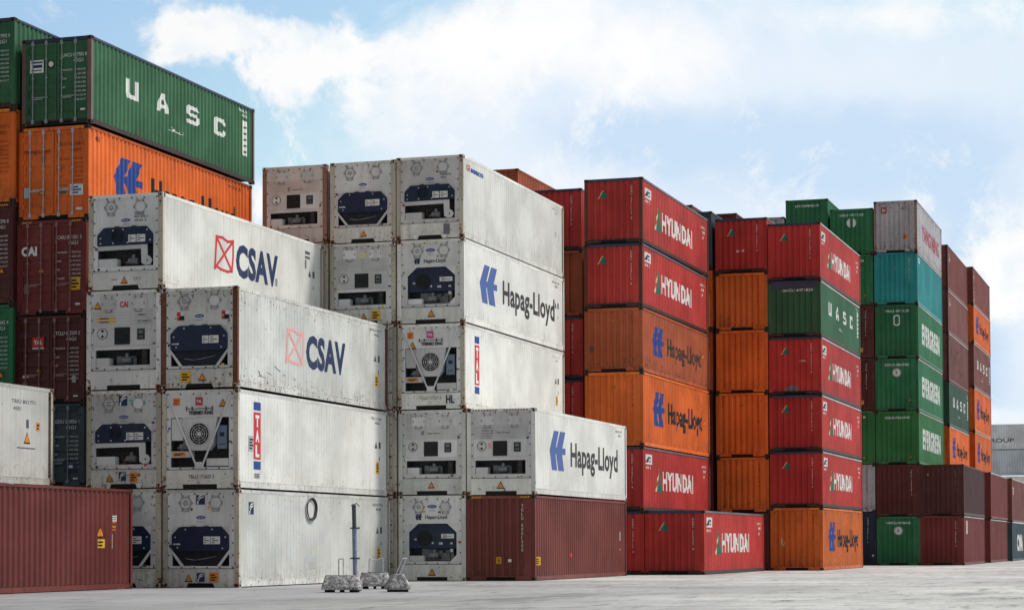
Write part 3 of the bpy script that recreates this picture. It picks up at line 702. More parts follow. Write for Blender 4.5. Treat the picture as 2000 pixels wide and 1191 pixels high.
# ================================================================== STACK AT THE FAR LEFT EDGE (A0)
z = [17.76, 14.90, 11.93, 8.76, 5.95]
X0, Y0 = -35.14, 59.5
t = dry('shipping_container', 'dark green container cropped by the left picture edge, topmost and highest at far left', X0, Y0, z[1], Hof(z[0], z[1]), 'green', G_DRY, door=plain('green_rod', (.05,.10,.07), .5), header=NAVYRAIL()); door_marks(t, 2.84, 'UACU 827992 9', c2='42G1')
t = dry('shipping_container', 'orange container with doors cropped by the left edge, under the highest green one', X0, Y0, z[2], Hof(z[1], z[2]), 'orange', G_DRY, door=plain('orange_rod', (.45,.13,.03), .5), stripes=True); door_marks(t, 2.95, 'HLXU 653270 1', c=INKS())
t = dry('shipping_container', 'maroon container cropped by the left edge, between an orange and a bright green one', X0, Y0, z[3], Hof(z[2], z[3]), 'darkmaroon', G_DRY, door=REDROD, stripes=True); door_marks(t, 3.15, 'CAIU 847296 8'); warn(t, 'end', 2.02, 1.05, .22, None, -.02)
t = dry('shipping_container', 'bright green container cropped by the left edge above the near white reefer side', X0, Y0, z[4], Hof(z[3], z[4]), 'evergreen', G_DRY, door=plain('green_rod', (.05,.10,.07), .5)); door_marks(t, 2.79, 'EISU 935042 4'); warn(t, 'end', 2.0, .6, .22, None, -.02)

# ================================================================== STACK A (doors towards the camera)
YA = 59.7
t = dry('shipping_container', 'green UASC container with doors, on top of the orange one at left', -32.55, YA, 14.29, Hof(17.05, 14.29), 'green', G_DRY, door=plain('grey_green_rod', (.22,.27,.26), .5), header=NAVYRAIL(), postm=paint('brown_post', (.17,.11,.095), .4, .3))
H = Hof(17.05, 14.29); art_uasc_side(t, H); door_marks(t, H, 'UACU 827983 8', c2='42G1')
s = apply_art('sticker', t, rect(.28, 1.68, .48, .40), 'end', INKW(), None, -.02); apply_art('print', s, merge(rect(.33, 1.98, .40, .05), rect(.38, 1.84, .33, .09), rect(.33, 1.74, .36, .03)), 'end', INKN(), None, -.016)
n = 14; pts = [(1.02+.085*math.cos(6.2832*i/n), 1.93+.085*math.sin(6.2832*i/n)) for i in range(n)]
apply_art('round_badge', t, (pts, [tuple(range(n))]), 'end', INKW(), None, -.02)
apply_art('sticker', t, rect(2.05, .42, .16, .06), 'end', INKW(), None, -.02); apply_art('faded_patch', t, rect(.34, .72, .2, .26), 'end', ink('faded_green', (.06,.10,.08)), None, -.02)

H = Hof(14.27, 11.36)
t = dry('shipping_container', 'orange Hapag-Lloyd container with doors, directly below the green UASC one at left', -32.64, YA, 11.36, H, 'orange', G_DRY, door=ZINC, stripes=True)
art_hapag_side(t, H, 'side'); door_marks(t, H, 'HLXU 653286 2', c=INKS())
apply_art('lettering', t, fit(text_uv('Hapag-Lloyd', .01), .18, H-.80, .88, .11), 'end', INKS(), None, -.02)
apply_art('sticker', t, rect(.80, H-1.1, .10, .2), 'end', ink('dark_sticker', (.05,.09,.10)), None, -.02); apply_art('sticker', t, rect(.18, .70, .22, .32), 'end', ink('grey_blue_sticker', (.35,.45,.50)), None, -.02)
warn(t, 'end', .80, .88, .24, None, -.02); sticker(t, 'end', 1.78, .72, .46, .34, INKW(), 3, lift=-.02, inkm=INKB()); apply_art('sticker', t, rect(1.45, .78, .18, .12), 'end', INKG(), None, -.02)
apply_art('sticker', t, rect(2.0, .26, .22, .07), 'end', INKW(), None, -.02)
apply_art('number_lettering', t, merge(fit(text_uv('HLXU 65', .02), 10.3, H-.35, .95, .11)), 'side', INKS(), 'side'); warn(t, 'side', 11.0, .95, .25, 'side'); sticker(t, 'side', 11.35, .7, .22, .42, INKY(), 4, 'side')
apply_art('number_lettering', t, fit(text_uv('45', .02), .5, H-.42, .35, .16), 'side', INKS(), 'side')

H = Hof(11.36, 8.38)
t = dry('shipping_container', 'maroon container with CAI lettering and yellow caution sticker on its doors', -32.72, YA, 8.38, H, 'maroon', G_DRY, door=REDROD, stripes=True)
door_marks(t, H, 'CAIU 891321 5'); apply_art('lettering', t, fit(text_uv('CAI', .06), .16, H-1.08, .55, .27), 'end', INKW(), None, -.02)
warn(t, 'end', .86, 1.42, .25, None, -.02); sticker(t, 'end', 1.86, .75, .36, .40, INKY(), 3, lift=-.02); apply_art('faded_patch', t, rect(.27, .68, .18, .30), 'end', ink('faded_red', (.20,.12,.11)), None, -.02)
apply_art('sticker', t, rect(2.05, .28, .16, .06), 'end', INKW(), None, -.02)
H = Hof(8.38, 5.64)
t = dry('shipping_container', 'dark maroon container with red TAL sticker on its doors, below the CAI one', -32.75, YA, 5.64, H, 'darkmaroon', G_DRY, door=REDROD)
door_marks(t, H, 'TCLU 452559 3'); s = apply_art('square_logo', t, rect(.62, H-.98, .40, .32), 'end', RED_W(), None, -.02); apply_art('lettering', s, fit(text_uv('TAL', .05), .67, H-.88, .30, .12), 'end', INKW(), None, -.014)
apply_art('sticker', t, rect(.62, H-1.03, .40, .04), 'end', INKW(), None, -.02); warn(t, 'end', .84, 1.05, .2, None, -.02); apply_art('sticker', t, rect(.28, 1.0-.2, .22, .08), 'end', INKW(), None, -.02)
apply_art('sticker', t, rect(2.0, .62, .14, .22), 'end', ink('grey_sticker', (.4,.38,.38)), None, -.02); apply_art('faded_patch', t, rect(.27, .42, .18, .26), 'end', ink('faded_red', (.20,.12,.11)), None, -.02)
apply_art('sticker', t, rect(2.05, .18, .16, .05), 'end', INKW(), None, -.02); apply_art('sticker', t, rect(.33, H-.6, .12, .10), 'end', INKB(), None, -.02)
H = Hof(5.64, 3.07)
t = dry('shipping_container', 'slate blue container with doors, seen in the gap between white reefers at left', -32.75, YA, 3.07, H, 'slate', G_DRY, door=plain('slate_rod', (.2,.23,.25), .5)); door_marks(t, H, 'GESU 500856 1')
apply_art('sticker', t, rect(1.75, .45, .45, .35), 'end', INKN(), None, -.02); apply_art('sticker', t, rect(1.9, .55, .14, .09), 'end', INKW(), None, -.014); apply_art('sticker', t, rect(2.05, .2, .16, .05), 'end', INKW(), None, -.02)

# ================================================================== FOREGROUND LEFT
H = 2.82
t = thing('shipping_container', 'red brown corrugated container on the ground in the lower left corner', 'container', (-28.95-W/2, 55.6-LEN, 0), R(.0), G_DRY)
m = paint('foreground_red_brown', (.150,.027,.022), .4, .22)
frame(t, H, LEN, m, m, m); walls(t, H, LEN, m, SIDE_P, SIDE_X); end_corr(t, H, m)
part('header', t, H, lambda mb: mb.box(-W/2+.162, W/2-.162, .004, .07, H-.115, H-.006), m)
apply_art('number_lettering', t, merge(*[rect(10.72, .98+i*.043, .05, .028) for i in range(25)], *[rect(11.08, 1.9+i*.06, .16, .04) for i in range(3)], *[rect(11.05, 1.15+i*.04, .03, .02) for i in range(10)]), 'side', INKW(), 'side')
warn(t, 'side', 10.35, 1.60, .34, 'side'); sticker(t, 'side', 10.2, 1.16, .42, .24, INKY(), 2, 'side'); apply_art('sticker', t, merge(rect(11.1, 1.85, .10, .05), rect(11.1, 1.72, .1, .06), rect(11.1, 1.65, .1, .03)), 'side', INKO(), 'side')
t = reefer('white refrigerated container seen side on at the left edge above the red brown one', -31.44, 55.5-LEN, 2.93, 2.80, None, 'dullgrey', 'dullgrey', RUSTY_W, G_REEF, dirt=.35, rust=.15)
apply_art('number_lettering', t, merge(fit(text_uv('TRIU 851771', .01), 9.9, 2.28, 1.3, .10), fit(text_uv('45R1', .01), 10.0, 2.08, .42, .10)), 'side', INKG()); warn(t, 'side', 10.75, 1.32, .36); sticker(t, 'side', 11.25, 1.55, .2, .24, INKO(), 2)
apply_art('print', t, merge(rect(10.7, 1.6, .14, .24), rect(10.2, 1.02, 1.0, .03)), 'side', INKG())

# ================================================================== STACK S (white reefers left of M)
YS = 57.2
H = Hof(11.58, 8.74)
t = reefer('white CSAV reefer with bright red flag logo, higher of the two CSAV ones', -28.84, YS, 8.74, H, 'bar', 'cream', 'bluewhite', RUSTY_W, G_REEF, dirt=.22, rust=.05)
art_csav(t, H, INKR()); apply_art('number_lettering', t, merge(rect(10.6, 2.35, .42, .10), rect(10.6, 2.2, .42, .08), rect(10.6, 1.85, .1, .3)), 'side', INKG()); side_marks(t, H, False)
warn(t, 'end', 1.18, .28, .24); apply_art('number_lettering', t, merge(fit(text_uv('GESU', .02), 1.50, H-.62, .26, .07), fit(text_uv('955 078 2', .02), 1.50, H-.72, .44, .07), fit(text_uv('4533 2', .02), 1.50, H-.82, .4, .06)), 'end', INKG(), None, -.012)
apply_art('number_lettering', t, merge(fit(text_uv('VENTS', .01), .75, .28, .2, .04), fit(text_uv('5 E 11', .01), 1.5, .28, .22, .07)), 'end', INKG())
apply_art('number_lettering', t, merge(*[rect(8.12, .98+i*.05, .16, .03) for i in range(5)]), 'side', INKG())
H = Hof(8.74, 5.80)
t = reefer('ribbed white reefer end with CAI logo and orange sticker, under the higher CSAV one', -28.9, YS, 5.80, H, 'grille', 'white', 'bluewhite', wh('white', .45, .5), G_REEF, dirt=.3)
warn(t, 'end', .37, H-.43, .25, None, -.010); apply_art('lettering', t, fit(text_uv('CAI', .04), 1.10, H-.50, .27, .17), 'end', INKR(), None, -.010)
sticker(t, 'end', .35, H-.98, .6, .22, INKY(), 3, lift=-.004); apply_art('number_lettering', t, merge(fit(text_uv('CRLU', .02), 1.68, H-.80, .26, .085), fit(text_uv('521880 6', .02), 1.68, H-.99, .45, .085)), 'end', INKG(), None, -.004)
apply_art('number_lettering', t, fit(text_uv('45R1', .02), 1.1, H-.80, .3, .07), 'end', INKW(), None, -.004)
H = Hof(5.80, 2.90)
t = reefer('weathered reefer end with blue square logo, directly left of the clean TAL banner one', -28.91, YS, 2.90, H, 'bar', 'cream', 'bluewhite', RUSTY_W, G_REEF, dirt=.5, rust=.35)
logo_florens(t, 'end', 1.06, H-.46, .28, .33, -.010); warn(t, 'end', .78, .30, .24); logo_florens(t, 'end', 1.07, .22, .24, .26); sticker(t, 'end', 1.42, .18, .26, .28, INKO(), 3)
apply_art('sticker', t, merge(rect(1.40, H-.33, .16, .05), rect(1.75, H-.36, .18, .05)), 'end', ink('cyan_sticker', (.1,.4,.55)), None, -.010)
H = Hof(2.90, 0)
t = reefer('white reefer end at ground level, half hidden by the red brown container at left', -28.9, YS, 0, H, 'brace', 'cream', 'bluewhite', RUSTY_W, G_REEF, dirt=.45, rust=.3)

# ================================================================== STACK M
H = Hof(8.73, 5.78)
t = reefer('grey CSAV reefer with faded pink flag and rusty brown corner posts', -26.43, YS, 5.78, H, 'brace', 'grey', 'grey', RUSTPOST, G_REEF, dirt=.5, rust=.3)
art_csav(t, H, INKP()); side_numbers(t, H, 'IPXU 93 1', c=INKG()); side_marks(t, H)
sticker(t, 'end', .62, .18, .34, .30, INKY(), 3); warn(t, 'end', 1.32, .32, .26)
for u in (.50, 1.93):
    s = apply_art('sticker', t, rect(u, H-.95, .24, .24), 'end', INKW(), None, -.012); apply_art('print', s, merge(rect(u, H-.83, .12, .12), rect(u, H-.95, .1, .1)), 'end', INKR(), None, -.009); apply_art('print', s, rect(u+.08, H-.95, .16, .13), 'end', INKK(), None, -.007)
apply_art('scrape_mark', t, shapes(stroke([[(0,.3),(.05,0)],[(.25,.3),(.35,.2)],[(.45,.75),(.6,.5)],[(.7,.35),(.75,.3)],[(.0,.0),(.2,-.02)],[(1,.2),(1.05,.15)]], .025), 1.5, .42, 2.6, .5), 'side', ink('scrape', (.10,.09,.08)))
H = Hof(5.76, 2.86)
t = reefer('clean cream reefer with red TAL banner below the rusty CSAV one', -26.43, YS, 2.86, H, 'vee', 'cream', 'bluewhite', RUSTY_W, G_REEF, dirt=.2, rust=.12)
art_tal_side(t, H); side_numbers(t, H, 'TRLU 171625', c=INKG()); side_marks(t, H)
sticker(t, 'end', .36, H-.46, .22, .22, INKO(), 2, lift=-.012, inkm=INKR()); warn(t, 'end', 1.95, H-.40, .26, None, -.006)
s = apply_art('square_logo', t, rect(1.08, H-.46, .23, .23), 'end', RED_W(), None, -.006); apply_art('lettering', s, fit(text_uv('TAL', .04), 1.11, H-.38, .17, .08), 'end', INKW(), None, .0)
apply_art('number_lettering', t, fit(text_uv('TRLU 171625 5', .01), .86, .30, .82, .105), 'end', INKG())
sticker(t, 'side', .75, 1.1, .38, .45, ink('grey_sticker', (.4,.38,.38)), 4)
apply_art('number_lettering', t, merge(*[rect(1.15, .33+i*.05, .38, .03) for i in range(3)]), 'side', INKG())
H = Hof(2.86, 0)
t = reefer('blue grey reefer on the ground behind the pole, cable coil on its side', -26.41, YS, 0, H, 'brace', 'grey', 'bluewhite', RUSTY_W, G_REEF, dirt=.45, rust=.2)
logo_florens(t, 'end', 1.07, H-.44, .28, .33, -.010); warn(t, 'end', .84, .28, .25); logo_florens(t, 'end', 1.10, .17, .25, .26); sticker(t, 'end', 1.50, .16, .28, .28, INKO(), 3)
logo_florens(t, 'side', .68, 2.12, .36, .36); side_numbers(t, H, 'GESU 932', 'RE', INKG()); side_marks(t, H)
apply_art('faded_patch', t, merge(rect(4.8, .48, .9, .38)), 'side', ink('patch_grey', (.44,.46,.47), .5)); apply_art('faded_patch', t, rect(5.15, .50, .42, .22), 'side', ink('patch_tan', (.42,.40,.36), .5), None, .007)

# coil of cable hanging on the lowest reefer
t = thing('cable_coil', 'dark coil of cable hanging on the blue grey reefer side near the pole', 'cable coil', (-26.41+.03, YS+5.28, 2.36))
def coil(mb):
    for k in range(5):
        rr = .235+k*.014; pts = []
        for i in range(28):
            a = 2*math.pi*i/28; pts.append((.012*k, (rr+.10)*math.cos(a)*1.0, (rr+.03)*math.sin(a)-(.05 if math.sin(a) < -.6 else 0)))
        mb.tube(pts, .013, 5, True)
part('cable', t, 0, coil, plain('cable_grey', (.05,.05,.055), .7))
part('hanging_string', t, 0, lambda mb: (mb.bar((.02,-.18,.2), (.0,-.22,.42), .006, 4), mb.bar((.02,.2,.2), (.0,.24,.42), .006, 4)), plain('string_grey', (.15,.15,.15), .8))

# ================================================================== STACKS B0, B, C, C1
YC = 69.6
t = reefer('pinkish white reefer at the left end of the top row of three, partly hidden', -28.80, YC, 11.73, Hof(14.47, 11.73), 'grille', 'pink', 'pink', paint('dark_red_post', (.35,.17,.14), .5, .6), G_REEF, dirt=.25)
H = Hof(14.47, 11.73); small_hapag(t, .95, H-.85, .12, .42, .07, INKK()); apply_art('lettering', t, fit(text_uv('STAR COOL', .01), .92, H-1.05, .55, .075), 'end', INKG(), None, -.004); sticker(t, 'end', 1.86, H-1.22, .22, .10, INKO(), 1, lift=-.004)
t = reefer('narrow strip of a reefer end just right of the higher CSAV side', -28.76, YC, 8.86, Hof(11.73, 8.86), 'brace', 'cream', 'bluewhite', RUSTY_W, G_REEF, dirt=.5, rust=.3)
H = Hof(14.48, 11.65)
t = reefer('reefer with navy octagonal cover and diagonal braces, middle of the top row', -26.25, YC, 11.65, H, 'brace', 'cream', 'bluewhite', RUSTY_W, G_REEF, dirt=.35, rust=.2); warn(t, 'end', 1.25, .30, .25)
H = Hof(11.65, 8.79)
t = reefer('reefer with faint yellow logo and square fan grille, left of the upper white Hapag-Lloyd one', -26.24, YC, 8.79, H, 'grille', 'cream', 'bluewhite', RUSTY_W, G_REEF, dirt=.35, rust=.2); warn(t, 'end', 1.26, .30, .24); sticker(t, 'end', 1.55, .16, .32, .34, INKY(), 3)
n = 14; pts = [(1.22+.16*math.cos(6.2832*i/n), H-.42+.12*math.sin(6.2832*i/n)) for i in range(n)]; apply_art('faded_badge', t, (pts, [tuple(range(n))]), 'end', ink('faded_yellow', (.60,.56,.36)), None, -.004)
t = reefer('sliver of a reefer with bolted post left of the upper TAL banner one', -26.23, YC, 5.85, Hof(8.79, 5.85), 'brace', 'grey', 'bluewhite', RUSTY_W, G_REEF, dirt=.5, rust=.35)
t = reefer('sliver of a reefer with bolted post, second level right of the cream TAL side', -26.21, YC, 2.93, Hof(5.85, 2.93), 'brace', 'grey', 'grey', RUSTY_W, G_REEF, dirt=.5, rust=.35)
t = reefer('sliver of a reefer on the ground behind the leaning handle of the ballast block', -26.20, YC, 0, Hof(2.93, 0), 'brace', 'grey', 'grey', RUSTY_W, G_REEF, dirt=.5, rust=.35)
H = Hof(14.52, 11.66)
t = reefer('topmost cream reefer with small GE SEACO lettering in its upper corner', -23.78, YC, 11.66, H, 'bar', 'cream', 'bluewhite', RUSTY_W, G_REEF, dirt=.3, rust=.12)
apply_art('lettering', t, fit(text_uv('GE', .03), .35, H-.48, .42, .20), 'side', ink('brick_lettering', (.35,.08,.04))); apply_art('lettering', t, fit(text_uv('seaco', .05), .82, H-.48, 1.4, .20), 'side', INKB())
side_numbers(t, H, 'GESU 9', c=ink('pale_grey_lettering', (.40,.40,.42))); apply_art('print', t, merge(rect(11.0, 1.5, .2, .2), rect(11.5, 1.35, .05, .3)), 'side', ink('pale_grey_lettering', (.40,.40,.42)))
apply_art('number_lettering', t, merge(fit(text_uv('GESU', .02), 1.60, H-.58, .25, .06), fit(text_uv('938 0592', .02), 1.60, H-.68, .40, .06), fit(text_uv('45R1', .02), 1.60, H-.78, .22, .06)), 'end', INKG(), None, -.012)
apply_art('sooty_stain', t, merge(rect(1.72, .12, .22, .38)), 'end', ink('soot', (.16,.16,.19), .5))
H = Hof(11.66, 8.77)
t = reefer('large white Hapag-Lloyd reefer second from top, below the GE SEACO one', -23.76, YC, 8.77, H, 'navy', 'cream', 'bluewhite', wh('cream', .4, .3), G_REEF, dirt=.2, rust=.05)
LB = ink('soft_blue_logo', (.065,.115,.31)); LK = ink('charcoal_lettering', (.035,.037,.042))
art_hapag_side(t, H, None, LB, LK); small_hapag(t, .62, H-.80, .24, .78, .13); warn(t, 'end', 1.25, .33, .28); side_numbers(t, H, 'HLXU 8', c=INKG()); side_marks(t, H, False)
H = Hof(8.77, 5.83)
t = reefer('cream reefer with red TAL banner and THERMO KING end, below the upper white Hapag-Lloyd one', -23.74, YC, 5.83, H, 'vee', 'cream', 'bluewhite', RUSTY_W, G_REEF, dirt=.25, rust=.15)
art_tal_side(t, H); sticker(t, 'end', .36, H-.50, .22, .22, INKO(), 2, lift=-.012, inkm=INKR()); warn(t, 'end', .55, Zt := H-.72, .28, None, -.006)
s = apply_art('square_logo', t, rect(1.06, H-.50, .25, .25), 'end', ink('magenta_logo', (.55,.07,.28)), None, -.006); apply_art('lettering', s, fit(text_uv('TAL', .04), 1.09, H-.41, .19, .08), 'end', INKW(), None, .0)
apply_art('number_lettering', t, fit(text_uv('TCLU 117111 6', .01), .8, .34, .80, .10), 'end', ink('brown_lettering', (.28,.20,.18))); apply_art('lettering', t, fit(text_uv('HL', .03), 1.76, .20, .30, .27), 'end', INKN())
side_marks(t, H); side_numbers(t, H, 'TCLU 11', c=ink('pale_grey_lettering', (.40,.40,.42)))
H = Hof(5.83, 2.92)
t = reefer('reefer end with small dark lettering, directly left of the lower white Hapag-Lloyd reefer', -23.73, YC, 2.92, H, 'grille', 'grey', 'bluewhite', wh('grey', .45, .3), G_REEF, dirt=.25)
small_hapag(t, .82, H-.82, .13, .50, .07); warn(t, 'end', 1.20, .33, .25)
H = Hof(2.92, 0)
t = reefer('ground level reefer with navy bay and Hapag-Lloyd lettering beside the dark brown container', -23.72, YC, 0, H, 'navy', 'cream', 'bluewhite', wh('cream', .4, .3), G_REEF, dirt=.25)
small_hapag(t, .62, H-.80, .24, .78, .13); warn(t, 'end', 1.22, .30, .28)
YC1 = 69.6
H = Hof(5.82, 2.89)
t = reefer('lower white reefer with large blue logo and Hapag-Lloyd lettering on the dark brown container', -21.25, YC1, 2.89, H, 'grille', 'cream', 'bluewhite', wh('cream', .35, .2), G_REEF, dirt=.15, rust=.03)
art_hapag_side(t, H, None, LB, LK); small_hapag(t, .82, H-.82, .13, .50, .07); warn(t, 'end', 1.20, .33, .28); side_numbers(t, H, 'HLXU 87', c=INKG())
apply_art('grime_stain', t, shapes([[(.0,.0),(1,0),(1,.5),(.55,1),(.1,.55)]], .50, H-1.0, .40, .55), 'end', ink('grime', (.36,.33,.36), .8), None, -.004); apply_art('sticker', t, rect(.76, Zs_ := 1.55, .12, .2), 'end', INKP(), None, .006)
part('hazard_stripes', t, ('rw', H), lambda mb: [mb.add([(-W/2+.2+i*.10, -.001, H-.085), (-W/2+.25+i*.10, -.001, H-.085), (-W/2+.29+i*.10, -.001, H-.03), (-W/2+.24+i*.10, -.001, H-.03)], [(0,1,2,3)]) for i in range(20) if i not in (9,10)], ink('brown_stripe', (.20,.07,.05)))
H = Hof(2.89, 0)
t = dry('shipping_container', 'dark brown container on the ground below the lower white Hapag-Lloyd reefer', -21.26, YC1, 0, H, 'brown', G_DRY, stripes=True)
apply_art('number_lettering', t, vtext('TCLU 5051300', 1.93, H-.30, .10, 'end'), 'end', INKW(), 'end'); sticker(t, 'end', 1.05, .58, .18, .22, INKY(), 3, 'end'); apply_art('sticker', t, rect(1.47, .63, .12, .10), 'end', INKW(), 'end')
sticker(t, 'side', .25, .52, .42, .28, INKY(), 3, 'side'); apply_art('red_mark', t, rect(4.4, .78, .12, .12), 'side', ink('red_spot', (.8,.04,.04)), 'side'); apply_art('number_lettering', t, merge(rect(11.2, 1.35, .08, .35), rect(11.2, 1.0, .1, .05)), 'side', INKW(), 'side')  # includes a small red square on the side wall

# ================================================================== BEHIND C: K and Hm
t = dry('shipping_container', 'orange container showing only its top corner behind the GE SEACO reefer', -32.14, 102.5, 17.20, Hof(19.93, 17.20), 'oldorange', G_DRY, far=True)
zz = [16.55, 13.87, 11.02, 8.32, 5.64, 2.95]; YH = 84.3
for i, (c, lab) in enumerate((('hyred', 'highest of the partly hidden red ends left of the HYUNDAI stack'), ('oldorange', 'orange container end half hidden between two red ones, left of the HYUNDAI stack'), ('hyred', 'half hidden red container end left of the rusty brownish orange one'), ('hyred', 'lowest visible red container end beside the bright orange Hapag-Lloyd one'))):
    H = Hof(zz[i], zz[i+1])
    t = dry('shipping_container', lab, -25.20, 89.5, zz[i+1], H, c, G_DRY, header=NAVYRAIL() if c == 'hyred' else None)
    if c == 'hyred': art_hyundai_end(t, H, 'HDMU 277118 0')

# ================================================================== STACK H
zz = [15.98, 13.33, 10.74, 8.15, 5.15, 2.56, 0]
specs = [('hyred', 'red HYUNDAI container on top of its stack, highest of the red ones'), ('hyred', 'red HYUNDAI container second from the top, between a red and an old orange one'),
         ('oldorange', 'rusty brownish orange Hapag-Lloyd container with faded blue logo'), ('orange', 'bright orange Hapag-Lloyd container below the rusty brownish one'),
         ('hyred', 'red HYUNDAI container directly under the bright orange Hapag-Lloyd one'), ('hyred', 'red end strip on the ground between the brown container and lowest HYUNDAI one')]
for i, (c, lab) in enumerate(specs):
    H = Hof(zz[i], zz[i+1]); hy = c == 'hyred'
    t = dry('shipping_container', lab, -21.22, YH, zz[i+1], H, c, G_DRY, header=NAVYRAIL() if hy else None, stripes=(i == 3), postm=MAROONPOST if i in (0, 1) else None)
    if hy:
        art_hyundai_end(t, H, 'HDMU 25%d117 8' % (i*13+11))
        if i < 5: art_hyundai_side(t, H)
    else:
        art_hapag_side(t, H, 'side', None, ink('faded_brown_lettering', (.05,.028,.02), .5) if i == 2 else None); art_hapag_end(t, H, 'HLXU 319 8')
        warn(t, 'side', 11.2, 1.5, .3, 'side')
        if i == 2: apply_art('grime_stain', t, shapes([[(.1,.1),(.6,0),(1,.35),(.85,.8),(.4,1),(0,.6)]], .20, .82, .20, .24), 'end', ink('dull_brown_stain', (.10,.045,.03), .6), 'end')
t = dry('shipping_container', 'lowest red HYUNDAI container, alone on the ground right of the brown one', -18.76, YH, 0, 2.55, 'hyred', G_DRY, header=NAVYRAIL()); art_hyundai_side(t, 2.55); art_hyundai_end(t, 2.55, 'HDMU 212457 8')

# ================================================================== ROW AT Y 98.7: G (slivers), O, R
YO = 98.7
zz = [16.70, 14.06, 11.18, 8.24, 5.25, 2.72, 0]
for i, (c, lab) in enumerate((('slate', 'dark slate container post at the top right behind the topmost HYUNDAI side'), ('dirtyorange', 'orange post of a container squeezed behind the second HYUNDAI side'), ('oldorange', 'brown orange post of a container squeezed behind the rusty Hapag-Lloyd side'),
        ('darkmaroon', 'maroon post of a container squeezed behind the bright orange Hapag-Lloyd side'), ('darkmaroon', 'maroon post of a container squeezed behind the fifth level HYUNDAI side'))):
    t = dry('shipping_container', lab, -21.52, YO, zz[i+1], Hof(zz[i], zz[i+1]), c, G_DRY, far=True)
zz = [16.30, 13.76, 11.10, 8.20, 5.23, 2.68, 0]
for i, (c, lab) in enumerate((('hyred', 'red container with green triangle on its end, on top of the orange column'), ('dirtyorange', 'rust stained orange container end right below the red one with green triangle'), ('orange', 'orange container end third from top of the orange column'),
        ('orange', 'orange container end fourth from top of the orange column'), ('dirtyorange', 'plain orange container end without warning sign, lowest visible in the orange column'), ('darkmaroon', 'dark red sliver right of the lowest HYUNDAI container at ground level'))):
    H = Hof(zz[i], zz[i+1])
    t = dry('shipping_container', lab, -18.93, YO, zz[i+1], H, c, G_DRY, header=NAVYRAIL() if i == 0 else None, stripes=i in (2, 3))
    if i == 0: art_hyundai_end(t, H, 'HDMU 453012 0', True)
    elif i < 5: art_hapag_end(t, H, 'HLXU 319 8', i in (2, 3))
zz = [15.97, 13.31, 10.72, 8.05, 5.47, 2.89, 0]
for i, (c, lab) in enumerate((('hyred', 'red HYUNDAI container on top of the green UASC one'), ('green', 'green UASC container between red HYUNDAI ones in the right half'), ('hyred', 'red HYUNDAI container with sooty patch, directly below the green UASC one'),
        ('hyred', 'red HYUNDAI container fourth from top, two below the green UASC one'), ('hyred', 'red HYUNDAI container resting on the lowest orange Hapag-Lloyd one'), ('dirtyorange', 'orange Hapag-Lloyd container on the ground, under five stacked containers'))):
    H = Hof(zz[i], zz[i+1])
    t = dry('shipping_container', lab, -16.46, YO, zz[i+1], H, c, G_DRY, header=NAVYRAIL() if i < 5 else None, stripes=(i == 5))
    if c == 'hyred':
        art_hyundai_side(t, H); art_hyundai_end(t, H, 'HDMU 45%d012 8' % (i*7+10))
        if i == 2: apply_art('sooty_patch', t, shapes([[(0,0),(1,0),(.9,.5),(.6,.9),(.35,.8),(.1,.5)]], .7, .17, .7, .3), 'end', ink('soot', (.08,.05,.05), .6), 'end'); apply_art('rubbed_paint_mark', t, merge(rect(1.42, 1.5, .05, .08), rect(1.5, 1.52, .2, .05)), 'end', ink('chalk_mark', (.55,.50,.42), .5), 'end')
    elif c == 'green':
        art_uasc_side(t, H); art_top_number(t, H, 'UACU 4471820', .62, 1.45, .12, .50)
        part('blue_header_panel', t, H, lambda mb: mb.box(-W/2+.15, W/2-.15, .0, .06, H-.36, H-.118), NAVYRAIL())
    else: art_hapag_side(t, H, 'side'); art_hapag_end(t, H, 'HLXU 319 8', True, True)

